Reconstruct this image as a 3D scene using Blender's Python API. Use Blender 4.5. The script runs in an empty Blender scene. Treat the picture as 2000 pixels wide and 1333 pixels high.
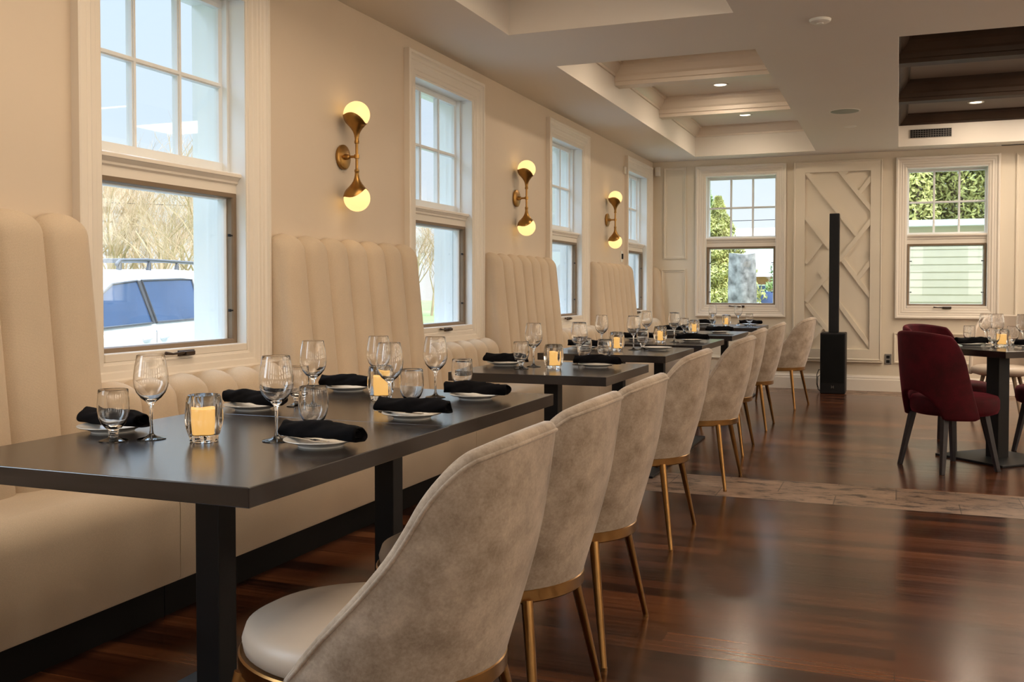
import bpy, math, random
import numpy as np
from mathutils import Vector, Matrix
R = math.radians
PI = math.pi
S = bpy.context.scene
COL = S.collection

# ------------------------------------------------------------------ camera, sky, sun, exposure
cam_d = bpy.data.cameras.new('camera')
cam = bpy.data.objects.new('camera', cam_d)
COL.objects.link(cam)
cam.location = (0, 0, 1.14)
cam.rotation_euler = (R(90 - 1.5), 0, R(21.34))
cam_d.sensor_width = 36.0
cam_d.lens = 1930.0 / 2000.0 * 36.0
cam_d.shift_y = -0.02548
cam_d.clip_end = 500
S.camera = cam

S.view_settings.view_transform = 'Standard'
S.view_settings.look = 'None'
S.view_settings.gamma = 1.0
S.view_settings.use_curve_mapping = False
S.view_settings.exposure = 0.25
S.cycles.max_bounces = 14
S.cycles.transparent_max_bounces = 16
S.cycles.transmission_bounces = 14
S.cycles.caustics_reflective = False
S.cycles.caustics_refractive = False
S.cycles.sample_clamp_indirect = 6.0

world = bpy.data.worlds.new('sky')
S.world = world
world.use_nodes = True
wn = world.node_tree.nodes; wl = world.node_tree.links
wn.clear()
w_out = wn.new('ShaderNodeOutputWorld'); w_bg = wn.new('ShaderNodeBackground')
w_ramp = wn.new('ShaderNodeValToRGB'); w_geo = wn.new('ShaderNodeTexCoord'); w_sep = wn.new('ShaderNodeSeparateXYZ')
wl.new(w_geo.outputs['Generated'], w_sep.inputs[0])
wl.new(w_sep.outputs['Z'], w_ramp.inputs[0])
wl.new(w_ramp.outputs[0], w_bg.inputs[0])
wl.new(w_bg.outputs[0], w_out.inputs[0])
r_ = w_ramp.color_ramp
# hazy bright sky: pale near the horizon, blue above, strongest high up
r_.elements[0].position = 0.0; r_.elements[0].color = (0.98, 0.99, 1.0, 1)
r_.elements[1].position = 1.0; r_.elements[1].color = (3.3, 4.2, 5.5, 1)
for p_, c_ in ((0.07, (0.86, 0.93, 1.0)), (0.16, (0.74, 0.87, 1.02)), (0.34, (0.72, 0.88, 1.08)), (0.52, (3.4, 4.4, 5.8))):
    e_ = r_.elements.new(p_); e_.color = (*c_, 1)
w_bg.inputs[1].default_value = 0.95

sun_d = bpy.data.lights.new('sun', 'SUN'); sun = bpy.data.objects.new('sun', sun_d); COL.objects.link(sun)
sun_d.energy = 3.0; sun_d.angle = R(0.6); sun_d.color = (1.0, 0.93, 0.82)
sun.rotation_euler = Vector((-0.80, 0.28, -0.85)).to_track_quat('-Z', 'Y').to_euler()

def area(name, loc, direction, sx, sy, power, color):
    d = bpy.data.lights.new(name, 'AREA'); o = bpy.data.objects.new(name, d); COL.objects.link(o)
    d.shape = 'RECTANGLE'; d.size = sx; d.size_y = sy; d.energy = power; d.color = color
    o.location = loc
    o.rotation_euler = Vector(direction).to_track_quat('-Z', 'Y').to_euler()
    return o

# room dimensions (metres)
XW, XR = -2.768, 4.6          # inner faces of the left and right walls
YB, YF = 11.745, -3.4         # inner faces of the far and rear walls
H = 2.663                     # flat ceiling
ZC = 2.995                    # ceiling inside the coffers
WARM = (1.0, 0.80, 0.58)
# two unseen fill lamps added over the tables and the rest of the room
area('ceiling_lamp_coffer', (-1.53, 2.6, ZC - 0.03), (0, 0, -1), 0.9, 3.6, 34, WARM)
area('ceiling_lamp_room', (2.9, 3.6, H - 0.02), (0, 0, -1), 2.0, 5.0, 60, WARM)
for x_, y_, z_ in ((-1.52, 9.08, ZC), (-1.535, 10.74, ZC), (-1.52, 7.1, ZC), (0.743, 8.80, ZC), (0.70, 10.85, ZC), (0.72, 7.1, ZC)):
    l_ = area('downlight_lamp', (x_, y_, z_ - 0.012), (0, 0, -1), 0.13, 0.13, 6, (1.0, 0.82, 0.62)); l_.data.shape = 'DISK'
for y_ in (0.756, -1.81):
    area('daylight_left', (XW + 0.06, y_, 1.7), (1, 0, -0.12), 0.8, 1.5, 18, (0.74, 0.88, 1.0))  # cool fill lamp added just inside each unseen left window
RIGHT_Y = [-1.5, 0.6, 2.7, 4.8, 6.9, 9.0, 10.9]; REAR_X = [-1.6, 0.2, 2.0, 3.8]  # positions of added, unseen window openings with fill lamps behind them
for y_ in RIGHT_Y:
    area('daylight_right', (XR + 0.34, y_, 1.7), (-1, 0, 0), 0.85, 1.55, 23, (1.0, 0.87, 0.72))  # warm fill added behind the added right wall openings
for x_ in REAR_X:
    area('daylight_rear', (x_, YF - 0.34, 1.7), (0, 1, 0), 0.8, 1.55, 11, (1.0, 0.86, 0.70))  # warm fill added behind the added rear wall openings
area('cove_light', (XR - 0.16, 4.6, 2.235), (-0.35, 0, 1), 13.0, 0.14, 165, (1.0, 0.86, 0.70))  # uplight added out of view to brighten the ceiling
area('ceiling_lamp_far', (1.75, 9.4, ZC - 0.03), (0, 0, -1), 0.9, 3.2, 85, (1.0, 0.86, 0.70))  # lamp added out of view to brighten the far wall

# ------------------------------------------------------------------ materials
def new_mat(name):
    m = bpy.data.materials.new(name); m.use_nodes = True
    nt = m.node_tree
    return m, nt, nt.nodes['Principled BSDF']

def N(nt, kind, **kw):
    n = nt.nodes.new(kind)
    for k, v in kw.items():
        if hasattr(n, k) and not k.startswith('i_'): setattr(n, k, v)
    return n

def coords(nt, scale=(1, 1, 1), kind='Object', rot=(0, 0, 0)):
    tc = nt.nodes.new('ShaderNodeTexCoord'); mp = nt.nodes.new('ShaderNodeMapping')
    mp.inputs['Scale'].default_value = scale; mp.inputs['Rotation'].default_value = rot
    nt.links.new(tc.outputs[kind], mp.inputs[0])
    return mp.outputs[0]

def noise(nt, vec, scale, detail=3, rough=0.5):
    n = nt.nodes.new('ShaderNodeTexNoise')
    n.inputs['Scale'].default_value = scale; n.inputs['Detail'].default_value = detail; n.inputs['Roughness'].default_value = rough
    nt.links.new(vec, n.inputs['Vector'])
    return n.outputs['Fac']

def ramp(nt, fac, stops):
    r = nt.nodes.new('ShaderNodeValToRGB'); nt.links.new(fac, r.inputs[0])
    el = r.color_ramp.elements
    while len(el) < len(stops): el.new(0.5)
    for e, (p, c) in zip(el, stops): e.position = p; e.color = (*c, 1)
    return r.outputs[0]

def bump(nt, bsdf, fac, strength=0.2, dist=0.002):
    b = nt.nodes.new('ShaderNodeBump'); b.inputs['Strength'].default_value = strength; b.inputs['Distance'].default_value = dist
    nt.links.new(fac, b.inputs['Height']); nt.links.new(b.outputs[0], bsdf.inputs['Normal'])

def plain(name, col, rough=0.5, metal=0.0, var=0.06, scale=6.0, bmp=0.0, bscale=200.0, **kw):
    m, nt, b = new_mat(name)
    v = coords(nt)
    f = noise(nt, v, scale, 4)
    lo = tuple(max(0, c * (1 - var)) for c in col); hi = tuple(min(1, c * (1 + var)) for c in col)
    nt.links.new(ramp(nt, f, [(0.3, lo), (0.7, hi)]), b.inputs['Base Color'])
    b.inputs['Roughness'].default_value = rough; b.inputs['Metallic'].default_value = metal
    if bmp: bump(nt, b, noise(nt, v, bscale, 2), bmp, 0.001)
    for k, x in kw.items(): b.inputs[k].default_value = x
    return m

M = {}
M['wall'] = plain('wall_paint', (0.66, 0.545, 0.42), 0.55, var=0.02, scale=1.5, bmp=0.04, bscale=120)
M['trim'] = plain('trim_paint', (0.78, 0.70, 0.60), 0.32, var=0.015, scale=2)
M['sash'] = plain('sash_white', (0.80, 0.80, 0.78), 0.35, var=0.015, scale=2)
M['backwall'] = plain('panel_paint', (0.72, 0.63, 0.50), 0.42, var=0.02, scale=1.5)
M['ceiling'] = plain('ceiling_paint', (0.76, 0.695, 0.615), 0.6, var=0.015, scale=1.2)
M['coffer'] = plain('coffer_paint', (0.74, 0.64, 0.53), 0.4, var=0.02, scale=2)
M['dark_coffer'] = plain('dark_coffer_stain', (0.045, 0.026, 0.016), 0.62, var=0.25, scale=3, **{'Specular IOR Level': 0.2})
M['dark_ceiling'] = plain('dark_coffer_ceiling', (0.15, 0.11, 0.085), 0.75, var=0.06, scale=3)
M['bronze_frame'] = plain('screen_frame_taupe', (0.20, 0.135, 0.08), 0.45, var=0.06)
M['dark_bronze'] = plain('dark_bronze', (0.07, 0.045, 0.03), 0.35, metal=0.7)
M['black'] = plain('black_plastic', (0.007, 0.0065, 0.007), 0.5, var=0.2, **{'Specular IOR Level': 0.25})
M['brass'] = plain('aged_brass', (0.40, 0.22, 0.065), 0.34, metal=1.0, var=0.16, scale=14)
M['gold'] = plain('brushed_gold', (0.26, 0.135, 0.046), 0.28, metal=1.0, var=0.25, scale=9)
M['porcelain'] = plain('porcelain', (0.80, 0.77, 0.72), 0.16, var=0.01)
M['napkin'] = plain('black_cloth', (0.005, 0.0045, 0.0055), 0.95, var=0.3, scale=30, bmp=0.5, bscale=500, **{'Specular IOR Level': 0.12})
M['silver'] = plain('cutlery_steel', (0.75, 0.74, 0.72), 0.18, metal=1.0)
M['plinth'] = plain('plinth_black', (0.005, 0.004, 0.0035), 0.6, var=0.2, **{'Specular IOR Level': 0.15})
M['table_base'] = plain('table_base_black', (0.006, 0.0055, 0.006), 0.45, var=0.2, **{'Specular IOR Level': 0.3})
M['leather'] = plain('cream_leather', (0.50, 0.41, 0.325), 0.42, var=0.04, scale=12, bmp=0.08, bscale=300)
M['dark_leg'] = plain('dark_wood_leg', (0.020, 0.016, 0.018), 0.40, var=0.3, scale=20)
M['white_plastic'] = plain('white_plastic', (0.78, 0.74, 0.66), 0.4)
M['grille_green'] = plain('speaker_grille', (0.33, 0.35, 0.29), 0.7)
M['grey_metal'] = plain('grey_metal', (0.22, 0.20, 0.18), 0.45, metal=0.3)
M['rubber'] = plain('tyre_rubber', (0.02, 0.02, 0.02), 0.8)
M['car_white'] = plain('white_car_paint', (0.80, 0.81, 0.82), 0.25, var=0.01)
M['car_glass'] = plain('tinted_car_glass', (0.045, 0.085, 0.17), 0.06, var=0.15, scale=2)
M['car_trim'] = plain('car_trim_grey', (0.07, 0.07, 0.075), 0.45)
M['bark_grey'] = plain('pale_bark', (0.25, 0.23, 0.215), 0.9, var=0.6, scale=9, bmp=0.6, bscale=14)
M['bark'] = plain('brown_bark', (0.20, 0.14, 0.09), 0.9, var=0.3, scale=8)
M['twig'] = plain('tan_twigs', (0.52, 0.37, 0.235), 0.85, var=0.3, scale=0.6)
M['leaf_yellow'] = plain('yellow_green_leaves', (0.42, 0.40, 0.12), 0.7, var=0.5, scale=3)
M['leaf_green'] = plain('green_needles', (0.24, 0.33, 0.10), 0.7, var=0.45, scale=2.5)
M['siding'] = plain('cream_siding', (0.60, 0.545, 0.41), 0.55, var=0.03)
M['white_ext'] = plain('exterior_white', (0.80, 0.81, 0.82), 0.5, var=0.02)
M['brick'] = plain('red_house_wall', (0.42, 0.20, 0.12), 0.8, var=0.15)
M['roof'] = plain('pale_roof', (0.62, 0.61, 0.60), 0.8, var=0.08)
M['sign_blue'] = plain('blue_board', (0.10, 0.14, 0.32), 0.5)
M['red_velvet'] = None

def fabric(name, base, var=0.10, weave=700.0):
    m, nt, b = new_mat(name)
    v = coords(nt)
    f = noise(nt, v, 380, 2, 0.6); g = noise(nt, v, 2.5, 3)
    mx = N(nt, 'ShaderNodeMath'); mx.operation = 'ADD'
    nt.links.new(f, mx.inputs[0]); nt.links.new(g, mx.inputs[1])
    hf = N(nt, 'ShaderNodeMath'); hf.operation = 'MULTIPLY'; hf.inputs[1].default_value = 0.5
    nt.links.new(mx.outputs[0], hf.inputs[0])
    lo = tuple(c * (1 - var) for c in base); hi = tuple(min(1, c * (1 + var)) for c in base)
    nt.links.new(ramp(nt, hf.outputs[0], [(0.36, lo), (0.64, hi)]), b.inputs['Base Color'])
    b.inputs['Roughness'].default_value = 0.92
    b.inputs['Sheen Weight'].default_value = 0.15
    wv = N(nt, 'ShaderNodeTexWave'); wv.inputs['Scale'].default_value = 160; wv.bands_direction = 'Z'
    wv.inputs['Distortion'].default_value = 1.5
    nt.links.new(v, wv.inputs['Vector'])
    ad = N(nt, 'ShaderNodeMath'); ad.operation = 'ADD'
    nt.links.new(wv.outputs['Fac'], ad.inputs[0]); nt.links.new(f, ad.inputs[1])
    bump(nt, b, ad.outputs[0], 0.25, 0.001)
    return m
M['cream'] = fabric('cream_upholstery', (0.60, 0.475, 0.34))

def velvet(name, dark, light, sheen, sheen_col):
    m, nt, b = new_mat(name)
    v = coords(nt)
    f = noise(nt, v, 8.0, 7, 0.66)
    g = noise(nt, v, 160, 2, 0.6)
    mx = N(nt, 'ShaderNodeMath'); mx.operation = 'MULTIPLY_ADD'; mx.inputs[1].default_value = 0.25
    nt.links.new(g, mx.inputs[0]); nt.links.new(f, mx.inputs[2])
    nt.links.new(ramp(nt, mx.outputs[0], [(0.46, dark), (0.79, light)]), b.inputs['Base Color'])
    b.inputs['Roughness'].default_value = 0.8
    b.inputs['Sheen Weight'].default_value = sheen
    b.inputs['Sheen Roughness'].default_value = 0.35
    b.inputs['Sheen Tint'].default_value = (*sheen_col, 1)
    b.inputs['Specular IOR Level'].default_value = 0.2
    bump(nt, b, g, 0.15, 0.001)
    return m
M['velvet'] = velvet('taupe_velvet', (0.27, 0.205, 0.150), (0.54, 0.44, 0.345), 0.5, (0.88, 0.9, 0.92))
M['red_velvet'] = velvet('crimson_velvet', (0.028, 0.0005, 0.002), (0.070, 0.0015, 0.006), 0.25, (0.6, 0.03, 0.09))

def table_wood():
    m, nt, b = new_mat('espresso_wood')
    v = coords(nt, (2.0, 30.0, 30.0))
    f = noise(nt, v, 3.0, 5, 0.65)
    nt.links.new(ramp(nt, f, [(0.3, (0.007, 0.0045, 0.0042)), (0.55, (0.016, 0.0105, 0.0095)), (0.75, (0.028, 0.019, 0.0165))]), b.inputs['Base Color'])
    b.inputs['Roughness'].default_value = 0.20
    b.inputs['Specular IOR Level'].default_value = 0.85
    bump(nt, b, f, 0.10, 0.0006)
    return m
M['espresso'] = table_wood()

def floor_wood():
    m, nt, b = new_mat('plank_floor')
    v = coords(nt)
    br = N(nt, 'ShaderNodeTexBrick')
    br.offset = 0.37; br.offset_frequency = 2; br.squash = 1.0
    br.inputs['Scale'].default_value = 1.0
    br.inputs['Brick Width'].default_value = 1.9; br.inputs['Row Height'].default_value = 0.092
    br.inputs['Mortar Size'].default_value = 0.0012; br.inputs['Mortar Smooth'].default_value = 0.1
    br.inputs['Color1'].default_value = (0, 0, 0, 1); br.inputs['Color2'].default_value = (1, 1, 1, 1)
    br.inputs['Mortar'].default_value = (0.5, 0.5, 0.5, 1)
    nt.links.new(v, br.inputs['Vector'])
    g1 = noise(nt, coords(nt, (0.7, 26, 1)), 2.0, 5, 0.5)
    g2 = noise(nt, coords(nt, (0.5, 1.6, 1)), 1.3, 3, 0.5)
    # tone = 0.30*plank + 0.35*grain + 0.35*broad patches
    wv = br.outputs['Color']
    t1 = N(nt, 'ShaderNodeMath'); t1.operation = 'MULTIPLY'; t1.inputs[1].default_value = 0.22; nt.links.new(wv, t1.inputs[0])
    tone = N(nt, 'ShaderNodeMath'); tone.operation = 'MULTIPLY_ADD'; tone.inputs[1].default_value = 0.34
    nt.links.new(g1, tone.inputs[0]); nt.links.new(t1.outputs[0], tone.inputs[2])
    tone2 = N(nt, 'ShaderNodeMath'); tone2.operation = 'MULTIPLY_ADD'; tone2.inputs[1].default_value = 0.42
    nt.links.new(g2, tone2.inputs[0]); nt.links.new(tone.outputs[0], tone2.inputs[2])
    colr = ramp(nt, tone2.outputs[0], [(0.36, (0.018, 0.0052, 0.0026)), (0.47, (0.060, 0.0170, 0.0065)), (0.58, (0.120, 0.0385, 0.0135)), (0.72, (0.21, 0.080, 0.031))])
    mixm = N(nt, 'ShaderNodeMix'); mixm.data_type = 'RGBA'
    nt.links.new(br.outputs['Fac'], mixm.inputs['Factor'])
    nt.links.new(colr, mixm.inputs['A']); mixm.inputs['B'].default_value = (0.012, 0.006, 0.004, 1)
    nt.links.new(mixm.outputs['Result'], b.inputs['Base Color'])
    rr = N(nt, 'ShaderNodeMapRange'); rr.inputs['To Min'].default_value = 0.15; rr.inputs['To Max'].default_value = 0.26
    nt.links.new(g1, rr.inputs['Value']); nt.links.new(rr.outputs[0], b.inputs['Roughness'])
    hs = N(nt, 'ShaderNodeMath'); hs.operation = 'MULTIPLY_ADD'; hs.inputs[1].default_value = -1.2
    nt.links.new(br.outputs['Fac'], hs.inputs[0]); nt.links.new(g1, hs.inputs[2])
    b.inputs['Specular IOR Level'].default_value = 0.55
    bump(nt, b, hs.outputs[0], 0.08, 0.0010)
    return m
M['floor'] = floor_wood()

def stone():
    m, nt, b = new_mat('travertine_tiles')
    v = coords(nt)
    br = N(nt, 'ShaderNodeTexBrick'); br.offset = 0.5
    br.inputs['Scale'].default_value = 1.0; br.inputs['Brick Width'].default_value = 0.62; br.inputs['Row Height'].default_value = 0.30
    br.inputs['Mortar Size'].default_value = 0.003
    br.inputs['Color1'].default_value = (0.25, 0.165, 0.115, 1); br.inputs['Color2'].default_value = (0.36, 0.245, 0.175, 1)
    br.inputs['Mortar'].default_value = (0.10, 0.065, 0.045, 1)
    nt.links.new(v, br.inputs['Vector'])
    f = noise(nt, coords(nt, (1.3, 2.6, 1)), 5.0, 8, 0.72)
    dk = ramp(nt, f, [(0.41, (0.18, 0.15, 0.13)), (0.48, (0.75, 0.72, 0.70)), (0.7, (1.15, 1.1, 1.05))])
    mx = N(nt, 'ShaderNodeMix'); mx.data_type = 'RGBA'; mx.blend_type = 'MULTIPLY'; mx.inputs['Factor'].default_value = 1
    nt.links.new(br.outputs['Color'], mx.inputs['A']); nt.links.new(dk, mx.inputs['B'])
    nt.links.new(mx.outputs['Result'], b.inputs['Base Color'])
    b.inputs['Roughness'].default_value = 0.45
    bump(nt, b, f, 0.2, 0.002)
    return m
M['stone'] = stone()

def grass():
    m, nt, b = new_mat('lawn')
    v = coords(nt)
    f = noise(nt, v, 0.35, 6, 0.7)
    nt.links.new(ramp(nt, f, [(0.3, (0.15, 0.21, 0.06)), (0.6, (0.26, 0.31, 0.11)), (0.8, (0.36, 0.32, 0.18))]), b.inputs['Base Color'])
    b.inputs['Roughness'].default_value = 0.9
    return m
M['lawn'] = grass()

def pane_glass():
    m = bpy.data.materials.new('window_glass'); m.use_nodes = True
    nt = m.node_tree; nt.nodes.clear()
    o = nt.nodes.new('ShaderNodeOutputMaterial'); t = nt.nodes.new('ShaderNodeBsdfTransparent'); g = nt.nodes.new('ShaderNodeBsdfGlossy')
    mx = nt.nodes.new('ShaderNodeMixShader'); lw = nt.nodes.new('ShaderNodeLayerWeight'); lw.inputs[0].default_value = 0.5
    pw = nt.nodes.new('ShaderNodeMath'); pw.operation = 'POWER'; pw.inputs[1].default_value = 4.0
    f = nt.nodes.new('ShaderNodeMath'); f.operation = 'MULTIPLY_ADD'; f.inputs[1].default_value = 0.6; f.inputs[2].default_value = 0.03
    nt.links.new(lw.outputs['Facing'], pw.inputs[0]); nt.links.new(pw.outputs[0], f.inputs[0])
    t.inputs[0].default_value = (0.97, 0.985, 0.98, 1); g.inputs['Roughness'].default_value = 0.02
    nt.links.new(f.outputs[0], mx.inputs[0]); nt.links.new(t.outputs[0], mx.inputs[1]); nt.links.new(g.outputs[0], mx.inputs[2])
    nt.links.new(mx.outputs[0], o.inputs[0])
    return m
M['pane'] = pane_glass()

def clear_glass():
    m, nt, b = new_mat('clear_glass')
    b.inputs['Base Color'].default_value = (0.99, 0.995, 1.0, 1)
    b.inputs['Roughness'].default_value = 0.0
    b.inputs['Transmission Weight'].default_value = 1.0
    b.inputs['IOR'].default_value = 1.47
    return m
M['glass'] = clear_glass()

def emit(name, col, strength, col2=None, scale=8):
    m, nt, b = new_mat(name)
    b.inputs['Base Color'].default_value = (*(c*0.45 for c in col), 1)
    b.inputs['Roughness'].default_value = 0.4
    b.inputs['Emission Color'].default_value = (*col, 1)
    b.inputs['Emission Strength'].default_value = strength
    return m
M['globe'] = emit('lit_opal_globe', (1.0, 0.66, 0.26), 1.12)
M['downlight'] = emit('lit_downlight', (1.0, 0.86, 0.66), 3.0)
M['candle'] = emit('lit_candle_wax', (1.0, 0.54, 0.15), 0.78)

# ------------------------------------------------------------------ mesh builder
class MB:
    def __init__(self): self.v = []; self.f = []
    def add(self, vs, fs):
        o = len(self.v); self.v.extend([tuple(map(float, p)) for p in vs]); self.f.extend([tuple(i + o for i in f) for f in fs]); return self
    def box(self, x0, x1, y0, y1, z0, z1):
        x0, x1 = min(x0, x1), max(x0, x1); y0, y1 = min(y0, y1), max(y0, y1); z0, z1 = min(z0, z1), max(z0, z1)
        return self.add([(x0,y0,z0),(x1,y0,z0),(x1,y1,z0),(x0,y1,z0),(x0,y0,z1),(x1,y0,z1),(x1,y1,z1),(x0,y1,z1)],
                        [(0,3,2,1),(4,5,6,7),(0,1,5,4),(1,2,6,5),(2,3,7,6),(3,0,4,7)])
    def hexa(self, pts):
        return self.add(pts, [(0,3,2,1),(4,5,6,7),(0,1,5,4),(1,2,6,5),(2,3,7,6),(3,0,4,7)])
    def grid(self, P, close_u=False, close_v=False, flip=False):
        nu, nv = len(P), len(P[0])
        vs = [p for row in P for p in row]; fs = []
        for i in range(nu if close_u else nu - 1):
            for j in range(nv if close_v else nv - 1):
                a = i*nv+j; b = ((i+1)%nu)*nv+j; c = ((i+1)%nu)*nv+(j+1)%nv; d = i*nv+(j+1)%nv
                fs.append((a,d,c,b) if flip else (a,b,c,d))
        return self.add(vs, fs)
    def lathe(self, prof, n=32, c=(0,0,0), sx=1.0, sy=1.0):
        P = []
        for r, z in prof:
            P.append([(c[0]+r*sx*math.cos(2*PI*k/n), c[1]+r*sy*math.sin(2*PI*k/n), c[2]+z) for k in range(n)])
        self.grid(P, close_v=True, flip=True)
        if prof[0][0] > 1e-6: self.add(P[0], [tuple(reversed(range(n)))])
        if prof[-1][0] > 1e-6: self.add(P[-1], [tuple(range(n))])
        return self
    def tube(self, path, rad, n=8, caps=True):
        path = [Vector(p) for p in path]
        if not hasattr(rad, '__len__'): rad = [rad]*len(path)
        P = []; up = None
        for i, p in enumerate(path):
            d = (path[min(i+1, len(path)-1)] - path[max(i-1, 0)]).normalized()
            if up is None:
                up = Vector((0,0,1)) if abs(d.z) < 0.9 else Vector((1,0,0))
            a = d.cross(up).normalized(); b = a.cross(d).normalized(); up = b
            P.append([p + (a*math.cos(2*PI*k/n) + b*math.sin(2*PI*k/n))*rad[i] for k in range(n)])
        self.grid(P, close_v=True)
        if caps:
            self.add(P[0], [tuple(range(n))]); self.add(P[-1], [tuple(reversed(range(n)))])
        return self
    def prism(self, poly, a, b, fn):
        n = len(poly)
        vs = [fn(u, v, a) for u, v in poly] + [fn(u, v, b) for u, v in poly]
        fs = [tuple(range(n)), tuple(reversed(range(n, 2*n)))] + [(i, i+n, (i+1)%n+n, (i+1)%n) for i in range(n)]
        return self.add(vs, fs)
    def sweep(self, rect, prof, fn):
        # mitred frame: prof = [(inset, height)], rect = (u0,u1,v0,v1), fn(u,v,h) -> xyz
        u0, u1, v0, v1 = rect
        P = []
        for a, h in prof:
            P.append([fn(u0+a, v0+a, h), fn(u1-a, v0+a, h), fn(u1-a, v1-a, h), fn(u0+a, v1-a, h)])
        return self.grid(P, close_v=True)
    def ball(self, c, r, n=24, m=14):
        prof = [(max(0.0, r*math.sin(PI*i/m)), -r*math.cos(PI*i/m)) for i in range(m+1)]
        P = [[(c[0]+q*math.cos(2*PI*k/n), c[1]+q*math.sin(2*PI*k/n), c[2]+z) for k in range(n)] for q, z in prof]
        return self.grid(P, close_v=True, flip=True)
    def mesh(self, name, mat, smooth=None):
        me = bpy.data.meshes.new(name)
        me.from_pydata(self.v, [], self.f)
        import bmesh
        bm = bmesh.new(); bm.from_mesh(me)
        bmesh.ops.remove_doubles(bm, verts=bm.verts, dist=1e-5)
        bmesh.ops.recalc_face_normals(bm, faces=bm.faces)
        bm.to_mesh(me); bm.free()
        if mat is not None: me.materials.append(mat)
        if smooth is not None:
            me.polygons.foreach_set('use_smooth', [True]*len(me.polygons))
            if smooth < 179: me.set_sharp_from_angle(angle=R(smooth))
        me.update()
        return me
    def obj(self, name, mat, parent=None, loc=(0,0,0), smooth=None, bevel=0.0, seg=2, sub=0):
        o = bpy.data.objects.new(name, self.mesh(name, mat, smooth)); COL.objects.link(o)
        o.location = loc
        if parent is not None: o.parent = parent
        if bevel:
            b = o.modifiers.new('bevel', 'BEVEL'); b.width = bevel; b.segments = seg; b.limit_method = 'ANGLE'; b.angle_limit = R(40)
        if sub:
            s = o.modifiers.new('subd', 'SUBSURF'); s.levels = sub; s.render_levels = sub
        return o

def tag(o, label=None, cat=None, group=None, kind=None):
    if label: o['label'] = label
    if cat: o['category'] = cat
    if group: o['group'] = group
    if kind: o['kind'] = kind
    return o
def thing(name, label, cat, loc=(0,0,0), rot=0.0, group=None, kind=None):
    o = bpy.data.objects.new(name, None); COL.objects.link(o)
    o.location = loc; o.rotation_euler = (0, 0, rot); o.empty_display_size = 0.1
    return tag(o, label, cat, group, kind)
KIDS = {}
def kids(o): return [c for c in bpy.data.objects if c.parent == o]
def dup(root, loc, rot=0.0, label=None, group=None, scale=None):
    if root.name not in KIDS:
        KIDS[root.name] = [(c, kids(c)) for c in kids(root)]
    r = root.copy(); COL.objects.link(r); r.location = loc; r.rotation_euler = (0, 0, rot)
    if scale is not None: r.scale = scale
    if label: r['label'] = label
    if group: r['group'] = group
    for c, gs in KIDS[root.name]:
        k = c.copy(); COL.objects.link(k); k.parent = r
        for g in gs:
            q = g.copy(); COL.objects.link(q); q.parent = k
    return r
class Stamp:
    """first placement moves the prototype, later ones copy it"""
    def __init__(self, root): self.root = root; self.used = False
    def put(self, loc, rot=0.0, label=None, group=None, scale=None):
        if not self.used:
            self.used = True
            self.root.location = loc; self.root.rotation_euler = (0, 0, rot)
            if scale is not None: self.root.scale = scale
            if label: self.root['label'] = label
            if group: self.root['group'] = group
            return self.root
        return dup(self.root, loc, rot, label, group, scale)
def struct(o): o['kind'] = 'structure'; return o

# ------------------------------------------------------------------ room shell
WT = 0.29                                     # thickness of the outer walls
WIN_Y = [3.322 + 2.566*k for k in range(-2, 4)]   # centres of the windows along the left wall
HW = 0.45                                     # half width of a left wall opening
ZT = 3.15
def wall_with_openings(name, mat, spans, a0, a1, z0, z1, oz0, oz1, fn):
    mb = MB(); cur = a0
    for c, h in spans:
        if c - h > cur: fn(mb, cur, c - h, z0, z1)
        fn(mb, c - h, c + h, z0, oz0); fn(mb, c - h, c + h, oz1, z1)
        cur = c + h
    fn(mb, cur, a1, z0, z1)
    return struct(mb.obj(name, mat))
wall_with_openings('wall_left', M['wall'], [(y, HW) for y in WIN_Y], YF, YB, 0, ZT, 0.86, 2.465,
                   lambda mb, a, b, c, d: mb.box(XW - WT, XW, a, b, c, d))
BWX = [-1.725, 0.485]; BHW = 0.415
wall_with_openings('wall_back', M['backwall'], [(x, BHW) for x in BWX], XW - WT, XR + WT, 0, ZT, 0.925, 2.475,
                   lambda mb, a, b, c, d: mb.box(a, b, YB, YB + WT, c, d))
wall_with_openings('wall_right', M['wall'], [(y, BHW) for y in RIGHT_Y], YF, YB, 0, ZT, 0.925, 2.475,
                   lambda mb, a, b, c, d: mb.box(XR, XR + WT, a, b, c, d))
wall_with_openings('wall_front', M['wall'], [(x, BHW) for x in REAR_X], XW - WT, XR + WT, 0, ZT, 0.925, 2.475,
                   lambda mb, a, b, c, d: mb.box(a, b, YF - WT, YF, c, d))
# white roof slab; right overhang lengthened to block sun from the added windows
struct(MB().box(XW - WT - 0.5, XR + 3.0, YF - 1.6, YB + WT + 0.15, ZT, ZT + 0.25).obj('ceiling_roof', M['white_ext']))

# floor: planks, travertine strip, tiled border
def slab(name, mat, x0, x1, y0, y1): return struct(MB().box(x0, x1, y0, y1, -0.12, 0.0).obj(name, mat))
struct(MB().box(XW, XR, YF, 5.46, -0.12, 0).box(XW, XR, 6.04, 11.24, -0.12, 0).obj('floor', M['floor']))
slab('trim_1', M['stone'], XW, XR, 5.46, 6.04)
slab('trim_2', M['stone'], XW, XR, 11.24, YB)

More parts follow.
